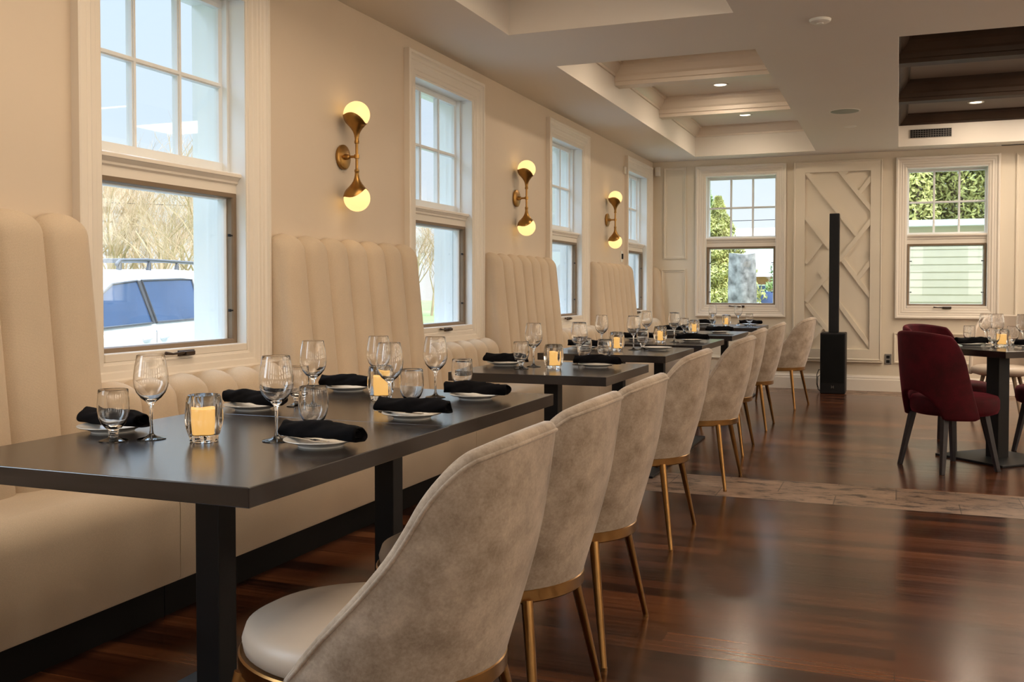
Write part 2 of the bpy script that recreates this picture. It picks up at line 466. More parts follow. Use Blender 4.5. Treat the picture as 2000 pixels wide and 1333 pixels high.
# ceiling with three coffers
C1 = (-2.20, -0.86, 1.0, 5.55); C2 = (-2.185, -0.86, 6.44, 11.41); C3 = (-0.012, 2.6, 6.44, 11.39)
mb = MB()
ZS = 2.89
xs = [XW, -2.19, -0.86, -0.012, 2.6, XR]
ys = [YF, 1.0, 5.55, 6.44, 11.40, YB]
for i in range(5):
    for j in range(5):
        if (i == 1 and j in (1, 3)) or (i == 3 and j == 3): continue
        mb.box(xs[i], xs[i+1], ys[j], ys[j+1], H, ZC + 0.02)
struct(mb.obj('ceiling', M['ceiling']))
mb = MB()
mb.box(-2.30, -0.75, 0.9, 5.65, ZC, ZC + 0.05).box(-2.30, -0.75, 6.35, 11.5, ZC, ZC + 0.05)
struct(mb.obj('ceiling_coffer', M['ceiling']))
struct(MB().box(-0.10, 2.7, 6.35, 11.5, ZC + 0.001, ZC + 0.05).obj('ceiling_dark_coffer', M['dark_ceiling']))
CROWN = [(0.0, 2.885), (0.014, 2.885), (0.016, 2.905), (0.03, 2.912), (0.055, 2.945), (0.066, 2.962), (0.072, 2.975), (0.09, 2.978), (0.092, ZC + 0.005)]
def crown(mb, c):
    mb.sweep(c, CROWN, lambda u, v, h: (u, v, h))
ntrim = [2]
def trim(o):
    ntrim[0] += 1; o.name = 'trim_%d' % ntrim[0]; o.data.name = o.name
    return struct(o)
for c, mat in ((C1, M['coffer']), (C2, M['coffer']), (C3, M['dark_coffer'])):
    mb = MB(); crown(mb, (xs[1] if c[0] < -2 else xs[3], c[1], c[2] if c[2] > 2 else 1.0, ys[4] if c[3] > 6 else 5.55))
    trim(mb.obj('trim', mat, smooth=30))
BEAM = [(0.0, 2.815), (0.0, 2.845), (-0.012, 2.85), (-0.014, 2.885), (-0.03, 2.90), (-0.055, 2.945), (-0.075, 2.965), (-0.08, ZC)]
def beam(x0, x1, y0, y1, mat):
    mb = MB()
    P0 = [(y0 + a, z) for a, z in BEAM]; P1 = [(y1 - a, z) for a, z in reversed(BEAM)]
    mb.prism(P0 + P1[0:], x0, x1, lambda u, v, w: (w, u, v))
    return trim(mb.obj('trim', mat))
for y0 in (7.93, 9.55):
    beam(C2[0] - 0.004, C2[1], y0, y0 + 0.14, M['coffer'])
    beam(C3[0], C3[1], y0, y0 + 0.14, M['dark_coffer'])

# baseboards
BASE = [(0, 0), (0.024, 0), (0.024, 0.125), (0.019, 0.135), (0.019, 0.150), (0.012, 0.160), (0.008, 0.173), (0, 0.173)]
def baseboard(name, a, b, fn):
    mb = MB(); mb.prism(BASE, a, b, fn); return struct(mb.obj(name, M['trim']))
baseboard('baseboard_back', XW, XR, lambda p, z, a: (a, YB - p, z))
baseboard('baseboard_right', YF, YB, lambda p, z, a: (XR - p, a, z))

# wainscot panels on the far wall
PM = [(0.0, 0.0), (0.0, 0.016), (0.012, 0.018), (0.022, 0.010), (0.034, 0.008), (0.036, 0.0)]
def panel_frame(x0, x1, z0, z1):
    return trim(MB().sweep((x0, x1, z0, z1), PM, lambda u, v, h: (u, YB - h, v)).obj('trim', M['backwall']))
panel_frame(-2.63, -2.36, 1.50, 2.595)
panel_frame(-2.235, -1.205, 0.325, 0.635)
panel_frame(-0.04, 1.02, 0.316, 0.657)
panel_frame(1.155, 2.10, 0.78, 2.58)
panel_frame(1.155, 2.10, 0.316, 0.657)
panel_frame(2.4, 3.9, 0.78, 2.58)
panel_frame(-2.66, -2.36, 0.316, 1.38)
# board with raised diagonal strips
X0, X1, Z0, Z1 = -1.120, -0.172, 0.341, 2.583
mb = MB()
mb.box(X0, X1, YB - 0.012, YB, Z0, Z1)
FX0, FX1, FZ0, FZ1 = -0.990, -0.255, 0.412, 2.487
mb.sweep((X0, X1, Z0, Z1), [(0, 0.0), (0, 0.050), (0.012, 0.052), (0.02, 0.044), (0.026, 0.044), (0.124, 0.044), (0.124, 0.012)], lambda u, v, h: (u, YB - h, v))
mb.box(X0 - 0.02, X1 + 0.02, YB - 0.045, YB, Z0 - 0.022, Z0)
trim(mb.obj('trim', M['backwall'], bevel=0.002, seg=1))
def pxz(px, py): return (FX0 + (px - 108)/420.0*(FX1 - FX0), FZ1 - (py - 112)/1118.0*(FZ1 - FZ0))
STR = [((108,118),(425,512)), ((527,405),(112,915)), ((300,100),(527,380)), ((372,104),(330,155)), ((527,148),(430,268)),
       ((108,395),(262,590)), ((205,556),(108,680)), ((335,655),(527,905)), ((527,650),(432,775)), ((200,730),(238,785)),
       ((222,800),(527,1205)), ((120,930),(270,1112)), ((215,1070),(108,1205))]
mb = MB()
for (a, b) in STR:
    p = Vector(pxz(*a)); q = Vector(pxz(*b)); d = (q - p).normalized(); n = Vector((-d.y, d.x))*0.024; si = STR.index((a, b))
    poly = [p + n, q + n, q - n, p - n]
    mb.prism([tuple(w) for w in poly], YB - 0.040 + 0.0007*si, YB - 0.010, lambda u, v, w: (u, w, v))
trim(mb.obj('trim', M['backwall']))

# ------------------------------------------------------------------ windows
CAS = lambda w: [(0.0, 0.0), (0.0, 0.036), (0.006, 0.040), (0.020, 0.040), (0.026, 0.030), (0.034, 0.024), (0.050, 0.024),
                 (0.056, 0.019), (0.072, 0.021), (0.080, 0.018), (w - 0.040, 0.016), (w - 0.034, 0.011), (w - 0.012, 0.010), (w - 0.008, 0.004), (w, 0.002), (w, -0.006)]
def window(n, label, P, half, wc, z_c0, z_c1, glass_h, ug0, ug1, rail0, rail1, lf0, lf1, oz0, oz1, oh, crank=True):
    """P(u, d, z): u along the wall, d outwards"""
    root = thing('window_%d' % n, label, None, P(0, 0, 0), 0, None, 'structure')
    base = Vector(P(0, 0, 0))
    def bx(mb, u0, u1, d0, d1, z0, z1):
        a = Vector(P(u0, d0, z0)) - base; b = Vector(P(u1, d1, z1)) - base
        return mb.box(a.x, b.x, a.y, b.y, a.z, b.z)
    def q(u, v, h): return Vector(P(u, -h, v)) - base
    MB().sweep((-half, half, z_c0, z_c1), CAS(wc - 0.003), q).obj('casing', M['trim'], root)
    mb = MB()
    for s in (-1, 1): bx(mb, s*oh, s*(oh - 0.014), 0.002, WT + 0.004, oz0, oz1)
    bx(mb, -oh, oh, 0.002, WT + 0.004, oz1 - 0.012, oz1); bx(mb, -oh, oh, 0.02, WT + 0.03, oz0, oz0 + 0.012)
    # stop beads down both jambs
    for s in (-1, 1):
        bx(mb, s*(oh - 0.014), s*(oh - 0.030), 0.088, 0.114, rail1, oz1); bx(mb, s*(oh - 0.014), s*(oh - 0.026), 0.148, 0.20, oz0, oz1)
    mb.obj('jamb', M['sash'], root)
    # upper sash
    fw = oh - 0.014
    mb = MB()
    mb.sweep((-fw, fw, rail1 - 0.01, oz1 - 0.012), [(0, -0.112), (fw - glass_h - 0.012, -0.112), (fw - glass_h - 0.004, -0.120), (fw - glass_h, -0.124), (fw - glass_h, -0.150), (0, -0.150)], q)
    # rails at top and bottom fill to the glass
    bx(mb, -fw + 0.002, fw - 0.002, 0.1135, 0.1485, ug1, oz1 - 0.013); bx(mb, -fw + 0.002, fw - 0.002, 0.1135, 0.1485, rail1 - 0.009, ug0)
    mb.obj('sash', M['sash'], root)
    for s in (-1, 1):
        mb = MB(); c = s*glass_h/3.0
        bx(mb, c - 0.011, c + 0.011, 0.118, 0.148, ug0, ug1); bx(mb, c - 0.006, c + 0.006, 0.112, 0.118, ug0, ug1)
        mb.obj('muntin', M['sash'], root)
    mb = MB(); c = (ug0 + ug1)/2
    bx(mb, -glass_h, glass_h, 0.117, 0.149, c - 0.011, c + 0.011); bx(mb, -glass_h, glass_h, 0.111, 0.117, c - 0.006, c + 0.006)
    mb.obj('muntin', M['sash'], root)
    mb = MB(); bx(mb, -glass_h - 0.004, glass_h + 0.004, 0.132, 0.135, ug0 - 0.004, ug1 + 0.004); mb.obj('pane', M['pane'], root)
    # moulded meeting rail
    h = rail1 - rail0
    prof = [(0.052, rail0), (0.052, rail0 + 0.45*h), (0.042, rail0 + 0.52*h), (0.042, rail0 + 0.62*h), (0.030, rail0 + 0.78*h), (0.022, rail0 + 0.80*h), (0.022, rail0 + 0.94*h), (0.030, rail1), (0.118, rail1), (0.118, rail0)]
    mb = MB(); mb.prism(prof, -fw, fw, lambda d, z, u: Vector(P(u, d, z)) - base); mb.obj('meeting_rail', M['trim'], root)
    # lower sash: taupe screen frame, white stile behind it, pane
    mb = MB(); lh = fw - 0.004
    mb.sweep((-lh, lh, lf0, lf1), [(0, -0.085), (0, -0.050), (0.018, -0.052), (0.022, -0.060), (0.022, -0.085)], q)
    mb.obj('screen_frame', M['bronze_frame'], root)
    mb = MB()
    mb.sweep((-fw, fw, lf0 - 0.015, rail0 + 0.01), [(0, -0.086), (0.032, -0.086), (0.036, -0.094), (0.036, -0.130), (0, -0.130)], q)
    mb.obj('sash', M['sash'], root)
    mb = MB(); bx(mb, -fw + 0.03, fw - 0.03, 0.104, 0.107, lf0 + 0.012, lf1 - 0.005); mb.obj('pane', M['pane'], root)
    mb = MB(); bx(mb, -fw, fw, -0.004, 0.086, oz0, lf0 + 0.001); mb.obj('sill', M['trim'], root, bevel=0.003, seg=1)
    for s in (-1, 1):
        for zz in (0.22, 0.72):
            mb = MB(); z = lf0 + zz*(lf1 - lf0)
            bx(mb, s*(lh - 0.020), s*(lh - 0.046), 0.055, 0.060, z - 0.003, z + 0.003); bx(mb, s*(lh - 0.036), s*(lh - 0.047), 0.053, 0.062, z - 0.006, z + 0.006)
            mb.obj('screen_clip', M['black'], root)
    if crank:
        mb = MB()
        bx(mb, -0.035, 0.055, -0.018, 0.03, lf0 - 0.030, lf0 - 0.006)
        bx(mb, -0.015, 0.04, -0.034, -0.014, lf0 - 0.026, lf0 - 0.010)
        a = Vector(P(-0.02, -0.026, lf0 - 0.014)) - base; b = Vector(P(-0.085, -0.024, lf0 - 0.017)) - base; c2 = Vector(P(-0.125, -0.020, lf0 - 0.012)) - base
        mb.tube([a, b, c2], [0.006, 0.005, 0.008], 8)
        mb.obj('crank_handle', M['dark_bronze'], root, bevel=0.003, seg=2)
    return root
WL = ['hidden window behind the camera on the window wall', 'window on the left wall before the nearest banquette back',
      'nearest left wall window, white minivan seen through its lower pane', 'left wall window between the first and second wall lamps',
      'left wall window between the second and third wall lamps', 'last left wall window, next to the room corner']
for k, y in enumerate(WIN_Y):
    window(k + 1, WL[k], (lambda u, d, z, y=y: (XW - d, y + u, z)), 0.58, 0.145, 0.72, 2.585, 0.408, 1.716, 2.415, 1.57, 1.665, 0.893, 1.574, 0.862, 2.463, HW - 0.001)
for k, x in enumerate(BWX):
    window(k + 7, ['far wall window with a grey stump and trees outside', 'far wall window with cream siding outside its lower pane'][k],
           (lambda u, d, z, x=x: (x + u, YB + d, z)), 0.519, 0.118, 0.815, 2.588, 0.380, 1.765, 2.432, 1.635, 1.745, 0.955, 1.638, 0.927, 2.472, BHW - 0.001)

for k, y in enumerate(RIGHT_Y):  # unseen windows added so the right fill lamps shine through
    window(k + 9, 'right wall window outside the photo', (lambda u, d, z, y=y: (XR + d, y + u, z)), 0.519, 0.118, 0.815, 2.588, 0.380, 1.765, 2.432, 1.635, 1.745, 0.955, 1.638, 0.927, 2.472, BHW - 0.001)
for k, x in enumerate(REAR_X):  # unseen windows added in front of the rear fill lamps
    window(k + 16, 'window behind the camera', (lambda u, d, z, x=x: (x + u, YF - d, z)), 0.519, 0.118, 0.815, 2.588, 0.380, 1.765, 2.432, 1.635, 1.745, 0.955, 1.638, 0.927, 2.472, BHW - 0.001)
# ledge added to hold the added uplight along the right wall (above head height, between window heads and ceiling)
trim(MB().box(XR - 0.28, XR - 0.041, YF + 0.05, YB - 0.05, 2.19, 2.215).box(XR - 0.28, XR - 0.262, YF + 0.05, YB - 0.05, 2.19, 2.265).obj('trim', M['trim']))

# ------------------------------------------------------------------ banquette
PITCH = 2.566
def channel_back(y0, y1, nch, prof, flat, seat_z, name='back'):
    """prof: list of (x, z, bulge scale) from seat front up over the top to the wall"""
    rows = []
    per = 12
    L = y1 - y0
    for (x, z, nx, nz, k) in prof:
        row = []
        for i in range(nch):
            for j in range(per + (1 if i == nch - 1 else 0)):
                t = j/per
                bul = (math.sin(PI*t)**0.52)*0.045*k if 0 < t < 1 else 0.0
                y = y0 + L*(i + t)/nch
                # round the two outer ends
                row.append((x + nx*bul, y, z + nz*bul))
        rows.append(row)
    mb = MB(); mb.grid(rows)
    # ends
    for e in (0, -1):
        loop = [r[e] for r in rows] + [(XW + 0.004, rows[0][e][1], rows[-1][e][2] - 0.02), (XW + 0.004, rows[0][e][1], rows[0][e][2])]
        mb.add(loop, [tuple(range(len(loop)))])
    back = [[r[k] for k in (0, -1)] for r in (rows[0], rows[-1])]
    return mb
def tall_prof(zt=1.36):
    p = []
    xb, xt = XW + 0.165, XW + 0.075
    for i in range(9):
        t = i/8; z = 0.43 + (zt - 0.05 - 0.43)*t; p.append((xb + (xt - xb)*t, z, 1, 0, 1))
    for i in range(1, 7):
        a = PI/2*i/6
        p.append((xt - 0.045*(1 - math.cos(a)), zt - 0.05 + 0.05*math.sin(a), math.cos(a), math.sin(a), 1))
    p.append((XW + 0.004, zt, 0, 1, 0.6))
    return p
def low_prof(zt=0.755):
    p = []
    xb, xt = XW + 0.165, XW + 0.125
    for i in range(5):
        t = i/4; z = 0.43 + (zt - 0.05 - 0.43)*t; p.append((xb + (xt - xb)*t, z, 1, 0, 1))
    for i in range(1, 7):
        a = PI/2*i/6
        p.append((xt - 0.055*(1 - math.cos(a)), zt - 0.05 + 0.05*math.sin(a), math.cos(a), math.sin(a), 1))
    p.append((XW + 0.02, zt, 0, 1, 0.8)); p.append((XW + 0.004, zt - 0.01, 0, 1, 0.2))
    return p
TL = ['tall cream channelled banquette back nearest the camera, left of the first window', 'tall cream channelled banquette back under the first wall lamp',
      'tall cream channelled banquette back under the second wall lamp', 'tall cream channelled banquette back under the third wall lamp']
for k in range(4):
    y1 = 2.735 + PITCH*k; y0 = y1 - 1.394
    o = channel_back(y0, y1, 7, tall_prof(), True, 0.49).obj('tall_banquette', M['cream'], smooth=50)
    tag(o, TL[k], 'banquette', 'tall banquette backs between the windows')
o = channel_back(11.605, 11.735, 1, tall_prof(), True, 0.49).obj('tall_banquette', M['cream'], smooth=50)
tag(o, 'narrow cream end of the banquette back in the far corner', 'banquette', 'tall banquette backs between the windows')
for k in range(4):
    y0 = 2.741 + PITCH*k; y1 = y0 + 1.158
    o = channel_back(y0, y1, 6, low_prof(), False, 0.49).obj('low_banquette', M['cream'], smooth=50)
    tag(o, 'low cream channelled banquette back under the ' + ['nearest', 'second', 'third', 'last'][k] + ' left wall window', 'banquette', 'low banquette backs under the windows')
bounds = [1.0, 2.74, 5.31, 7.876, 10.44, 11.735]
BL = ['cream banquette bench section nearest the camera', 'cream banquette bench section under the first window and first wall lamp', 'cream banquette bench section beside the second table group',
      'cream banquette bench section beside the third and fourth tables', 'cream banquette bench section ending in the far corner']
for k in range(5):
    y0, y1 = bounds[k] + 0.002, bounds[k+1] - 0.002
    root = thing('banquette_bench', BL[k], 'banquette', (XW, y0, 0), 0, 'banquette bench sections')
    prof = [(0.01, 0.132)]
    w = 0.468
    prof += [(w - 0.012, 0.132), (w, 0.145), (w + 0.002, 0.39)]
    for i in range(1, 8):
        a = PI/2*i/7; prof.append((w + 0.002 - 0.085*(1 - math.cos(a)), 0.39 + 0.095*math.sin(a)))
    prof += [(0.25, 0.492), (0.165, 0.490), (0.01, 0.488)]
    mb = MB(); mb.prism(prof, 0, y1 - y0, lambda x, z, y: (x, y, z))
    mb.obj('seat', M['cream'], root, smooth=45)
    MB().box(0.005, w - 0.07, 0, y1 - y0, 0.0, 0.134).obj('plinth', M['plinth'], root)

# ------------------------------------------------------------------ wall lamps
def wall_lamp():
    root = thing('wall_lamp', 'x', 'wall lamp', (0, 0, 0), 0, 'wall lamps between the left windows')
    off = 0.092
    # back plate: disc lying on the wall (axis x)
    prof = [(0.0, 0.0), (0.062, 0.0), (0.066, 0.006), (0.066, 0.016), (0.058, 0.021), (0.0, 0.022)]
    mb = MB()
    P = [[(h, r*math.cos(2*PI*k/40), r*math.sin(2*PI*k/40)) for k in range(40)] for r, h in prof]
    mb.grid(P, close_v=True)
    mb.obj('back_plate', M['brass'], root, smooth=35)
    mb = MB(); mb.tube([(0.02, 0, 0), (0.045, 0, 0), (0.05, 0, 0), (off, 0, 0)], [0.016, 0.013, 0.007, 0.007], 16)
    mb.obj('arm', M['brass'], root, smooth=40)
    mb = MB()
    mb.lathe([(0.0075, -0.085), (0.0075, -0.012), (0.0135, -0.010), (0.0135, 0.010), (0.0075, 0.012), (0.0075, 0.085)], 20, (off, 0, 0))
    mb.obj('stem', M['brass'], root, smooth=40)
    bz = 0.221; rb = 0.070
    for s in (1, -1):
        rows = []
        n = 48
        prof = [(0.0095, 0.068), (0.0125, 0.070), (0.0125, 0.082), (0.0105, 0.085), (0.0115, 0.100), (0.0145, 0.115), (0.020, 0.130), (0.030, 0.146), (0.043, 0.161)]
        th0 = R(228)
        for r, z in prof: rows.append([(off + r*math.cos(2*PI*k/n), r*math.sin(2*PI*k/n), s*z) for k in range(n)])
        for i in range(1, 9):
            t = i/8; row = []
            for k in range(n):
                th = 2*PI*k/n
                rimz = bz - 0.024 + 0.027*math.cos(th - th0) - 0.008*math.cos(3*(th - th0))          # wavy rim, high on one side
                z = 0.161 + (rimz - 0.161)*t
                r = math.sqrt(max(1e-6, (rb + 0.0025)**2 - (bz - z)**2))
                row.append((off + r*math.cos(th), r*math.sin(th), s*z))
            rows.append(row)
        inner = [[(off + (x - off)*0.965, y*0.965, z) for x, y, z in r] for r in (rows[-1], rows[-3])]
        mb = MB(); mb.grid(rows + inner, close_v=True)
        mb.obj('cup', M['brass'], root, smooth=40)
        mb = MB(); mb.ball((off, 0, s*bz), rb, 36, 22); mb.obj('globe', M['globe'], root, smooth=180)
    return root
lamp = Stamp(wall_lamp())
for k in range(3):
    lamp.put((XW, 4.592 + PITCH*k, 1.842), 0, ['brass two globe wall lamp nearest the camera, over the first tall banquette back',
             'brass two globe wall lamp between the second and third windows', 'brass two globe wall lamp farthest away, beside the last window'][k])

# ------------------------------------------------------------------ tables
def table(name_label, x0, x1, y0, y1, base=0.29, group='dark dining tables along the banquette'):
    cx, cy = (x0 + x1)/2, (y0 + y1)/2
    root = thing('dining_table', name_label, 'table', (cx, cy, 0), 0, group)
    hx, hy = (x1 - x0)/2, (y1 - y0)/2
    MB().box(-hx, hx, -hy, hy, 0.708, 0.75).obj('tabletop', M['espresso'], root, bevel=0.002, seg=2)
    MB().box(-0.036, 0.036, -0.036, 0.036, 0.012, 0.70).obj('pedestal', M['table_base'], root, bevel=0.003)
    MB().box(-0.2, 0.2, -0.03, 0.03, 0.695, 0.708).box(-0.03, 0.03, -0.2, 0.2, 0.695, 0.708).obj('top_bracket', M['table_base'], root)
    MB().box(-base, base, -base, base, 0.0, 0.014).obj('base_plate', M['table_base'], root, bevel=0.003)
    return root
table('dark wood dining table nearest the camera, joined to the one behind', -2.073, -1.183, 1.610, 2.540)
table('dark wood dining table joined to the far edge of the nearest table', -2.073, -1.189, 2.5435, 3.468)
table('dark wood dining table just past the joined pair, standing alone', -1.970, -1.200, 4.215, 5.020)
table('dark wood dining table set with a bare white plate without napkin', -2.050, -1.257, 5.672, 6.530)
table('dark wood dining table between the bare plate table and the last two', -2.060, -1.256, 6.820, 7.748)
table('dark wood dining table second from the far end of the banquette', -2.070, -1.278, 8.285, 9.250)
table('dark wood dining table farthest away, under the far wall window', -2.100, -1.310, 10.080, 11.020)

# ------------------------------------------------------------------ upholstered shells
def shell_parts(f, thick, ns=44, nv=26):
    """f(s, v) -> point and outward normal on the outer face of a wrapped back"""
    A = np.array([[f(-1 + 2*i/ns, 1 - (1 - j/nv)**1.9) for j in range(nv + 1)] for i in range(ns + 1)])
    O = A[:, :, :3]; Nn = A[:, :, 3:]
    Nn = Nn/np.linalg.norm(Nn, axis=2, keepdims=True)
    return O, O - Nn*thick, Nn
def boundary(ns, nv):
    return [(i, 0) for i in range(ns + 1)] + [(ns, j) for j in range(1, nv + 1)] + [(i, nv) for i in range(ns - 1, -1, -1)] + [(0, j) for j in range(nv - 1, 0, -1)]
def shell_mesh(O, I, thick):
    ns, nv = O.shape[0] - 1, O.shape[1] - 1
    mb = MB(); mb.grid(O.tolist()); mb.grid(I.tolist(), flip=True)
    loop = boundary(ns, nv); L = len(loop)
    pts = [O[p] for p in loop]; ds = []
    for k in range(L):
        t = pts[(k + 1) % L] - pts[k - 1]; n = O[loop[k]] - I[loop[k]]
        d = np.cross(t, n); ds.append(d/(np.linalg.norm(d) + 1e-12))
    m0 = ns//2                                  # bottom middle: outwards means down
    sg = 1.0 if ds[m0][2] < 0 else -1.0
    ring = []
    for k, (i, j) in enumerate(loop):
        o, n_ = O[i, j], I[i, j]
        ring.append([tuple((o + n_)/2 + (o - n_)/2*math.cos(PI*t/6) + sg*ds[k]*math.sin(PI*t/6)*thick*0.42) for t in range(7)])
    mb.grid(ring, close_u=True)
    return mb

def lerp(a, b, t): return a + (b - a)*t
def smooth01(t): return t*t*(3 - 2*t)
Z0C, ZTC = 0.392, 0.852
def beige_shell(s, v):
    t = max(0.0, (v - 0.76)/0.24)
    phi = R(lerp(99, 60, v**0.97)) * (1 - 0.32*(1 - math.sqrt(max(0.0, 1 - (t*0.985)**2))))
    c = lerp(0.0, 0.142, v); rx = lerp(0.287, 0.240, v); ry = lerp(0.262, 0.250, v)
    a = s*phi
    zt = ZTC - 0.022*abs(s)**2
    z = lerp(Z0C, zt, v)
    # plan squares off towards the top: a flatter back turning into the sides
    p = lerp(1.0, 0.78, smooth01(min(1.0, v*1.6))); ca, sa = math.cos(a), math.sin(a)
    px = math.copysign(abs(ca)**p, ca); py = math.copysign(abs(sa)**p, sa)
    hx = math.copysign(abs(px)**(2/p - 1), ca)/rx; hy = math.copysign(abs(py)**(2/p - 1), sa)/ry; hl = math.hypot(hx, hy)
    return (c + rx*px + 0.012*math.sin(PI*v), ry*py, z, hx/hl, hy/hl, -0.22*math.cos(a))

def make_chair(vel, leath, legm, ringm):
    root = thing('dining_chair', 'x', 'chair', (0, 0, 0), 0, 'taupe velvet chairs along the tables')
    O, I, Nn = shell_parts(beige_shell, 0.036)
    shell_mesh(O, I, 0.036).obj('backrest', vel, root, smooth=180)
    J = I - Nn*0.004
    MB().grid(J[2:-2, 1:-1].tolist()).obj('back_lining', leath, root, smooth=180)
    ns, nv = O.shape[0] - 1, O.shape[1] - 1
    path = [O[0, j] for j in range(nv + 1)] + [O[i, nv] for i in range(1, ns + 1)] + [O[ns, j] for j in range(nv - 1, -1, -1)]
    MB().tube([tuple(p) for p in path], 0.0045, 8).obj('piping', vel, root, smooth=180)
    prof = [(0.0, 0.385), (0.262, 0.385), (0.276, 0.395), (0.280, 0.415), (0.272, 0.438), (0.245, 0.452), (0.18, 0.458), (0.0, 0.461)]
    MB().lathe(prof, 56, (0, 0, 0), 1.0, 0.905).obj('seat', leath, root, smooth=60)
    prof = [(0.262, 0.355), (0.284, 0.355), (0.288, 0.359), (0.288, 0.387), (0.284, 0.391), (0.262, 0.391), (0.262, 0.355)]
    MB().lathe(prof, 64, (0, 0, 0), 1.0, 0.905).obj('seat_ring', ringm, root, smooth=40)
    MB().lathe([(0.0, 0.362), (0.262, 0.362), (0.262, 0.386), (0.0, 0.386)], 48, (0, 0, 0), 1.0, 0.905).obj('seat_base', M['black'], root, smooth=40)
    for sx in (-1, 1):
        for sy in (-1, 1):
            a = Vector((sx*0.205, sy*0.178, 0.362)); b = Vector((sx*0.262, sy*0.262, 0.006))
            d = (b - a)
            mb = MB(); mb.tube([a, a + d*0.5, b], [0.0155, 0.0128, 0.0095], 14)
            mb.tube([b + Vector((0, 0, -0.006)), b + Vector((0, 0, 0.004))], 0.0105, 12)
            mb.obj('leg', legm, root, smooth=50)
    return root
beige = Stamp(make_chair(M['velvet'], M['leather'], M['gold'], M['gold']))
CH = [(-1.030, 1.830, 0, 'taupe velvet chair nearest the camera, cut by the bottom edge, seat in view'),
      (-1.060, 2.470, 0, 'taupe velvet chair second from the camera'),
      (-1.070, 3.085, 0, 'taupe velvet chair third from the camera, the last at the joined tables'),
      (-1.170, 4.480, 0, 'taupe velvet chair fourth from the camera, at the small table'),
      (-1.155, 5.860, -1, 'taupe velvet chair fifth from the camera, one leg on the stone strip'),
      (-1.235, 7.060, 0, 'taupe velvet chair sixth from the camera, mostly hidden behind the fifth'),
      (-1.240, 8.370, 0, 'taupe velvet chair second from the far end of the row'),
      (-1.120, 9.960, -9, 'taupe velvet chair at the far end of the row, seen side on')]
for x, y, r, lab in CH: beige.put((x, y, 0), R(r), lab)

def red_shell(s, v):
    zt = 0.860 - 0.025*abs(s)**2.5
    arch = 0.175*math.sqrt(max(0.0, 1 - (s/0.50)**2)) if abs(s) < 0.50 else 0.0
    zb = 0.345 + arch
    z = lerp(zb, zt, v); w = (z - 0.345)/(0.86 - 0.345)
    t = max(0.0, (w - 0.6)/0.4)
    phi = R(lerp(92, 76, w)) * (1 - 0.36*(1 - math.sqrt(max(0.0, 1 - (t*0.985)**2))))
    c = lerp(0.0, 0.07, w); rx = lerp(0.262, 0.248, w); ry = lerp(0.262, 0.258, w)
    a = s*phi
    hx, hy = math.cos(a)/rx, math.sin(a)/ry; hl = math.hypot(hx, hy)
    return (c + rx*math.cos(a) + 0.01*math.sin(PI*w), ry*math.sin(a), z, hx/hl, hy/hl, -0.1*math.cos(a))
def make_red():
    root = thing('tub_chair', 'x', 'chair', (0, 0, 0), 0, 'crimson velvet chairs round the right hand table')
    O, I, Nn = shell_parts(red_shell, 0.040)
    shell_mesh(O, I, 0.040).obj('backrest', M['red_velvet'], root, smooth=180)
    prof = [(0.0, 0.350), (0.215, 0.350), (0.240, 0.360), (0.250, 0.385), (0.250, 0.440), (0.240, 0.462), (0.20, 0.474), (0.0, 0.480)]
    mb = MB(); mb.lathe(prof, 48, (-0.045, 0, 0), 1.10, 0.97)
    mb.obj('seat', M['red_velvet'], root, smooth=60)
    for sx in (-1, 1):
        for sy in (-1, 1):
            a = Vector((sx*0.150, sy*0.150, 0.352)); b = Vector((sx*0.205 , sy*0.200, 0.0))
            t, w = 0.019, 0.013
            mb = MB(); mb.hexa([(b.x-w,b.y-w,0),(b.x+w,b.y-w,0),(b.x+w,b.y+w,0),(b.x-w,b.y+w,0),(a.x-t,a.y-t,a.z),(a.x+t,a.y-t,a.z),(a.x+t,a.y+t,a.z),(a.x-t,a.y+t,a.z)])
            mb.obj('leg', M['dark_leg'], root, bevel=0.003)
    return root
red = Stamp(make_red())
red.put((0.305, 6.850, 0), R(180 + 37), 'crimson velvet tub chair nearest the camera, its open arched back facing us')
red.put((0.340, 7.850, 0), R(180 - 38), 'crimson velvet tub chair behind the nearest crimson chair')
red.put((1.055, 7.760, 0), R(48), 'crimson velvet tub chair at the right edge, mostly cut off')

# square table turned 45 degrees, base plate turned with it
tc = (0.628, 7.335)
root = thing('dining_table', 'dark wood dining table at the right edge, turned cornerwise between crimson chairs', 'table', (*tc, 0), R(45))
MB().box(-0.36, 0.36, -0.36, 0.36, 0.708, 0.75).obj('tabletop', M['espresso'], root, bevel=0.002)
MB().box(-0.05, 0.05, -0.05, 0.05, 0.012, 0.70).obj('pedestal', M['table_base'], root, bevel=0.004)
MB().box(-0.2, 0.2, -0.03, 0.03, 0.695, 0.708).box(-0.03, 0.03, -0.2, 0.2, 0.695, 0.708).obj('top_bracket', M['table_base'], root)
MB().box(-0.27, 0.27, -0.27, 0.27, 0.0, 0.016).obj('base_plate', M['table_base'], root, bevel=0.003)

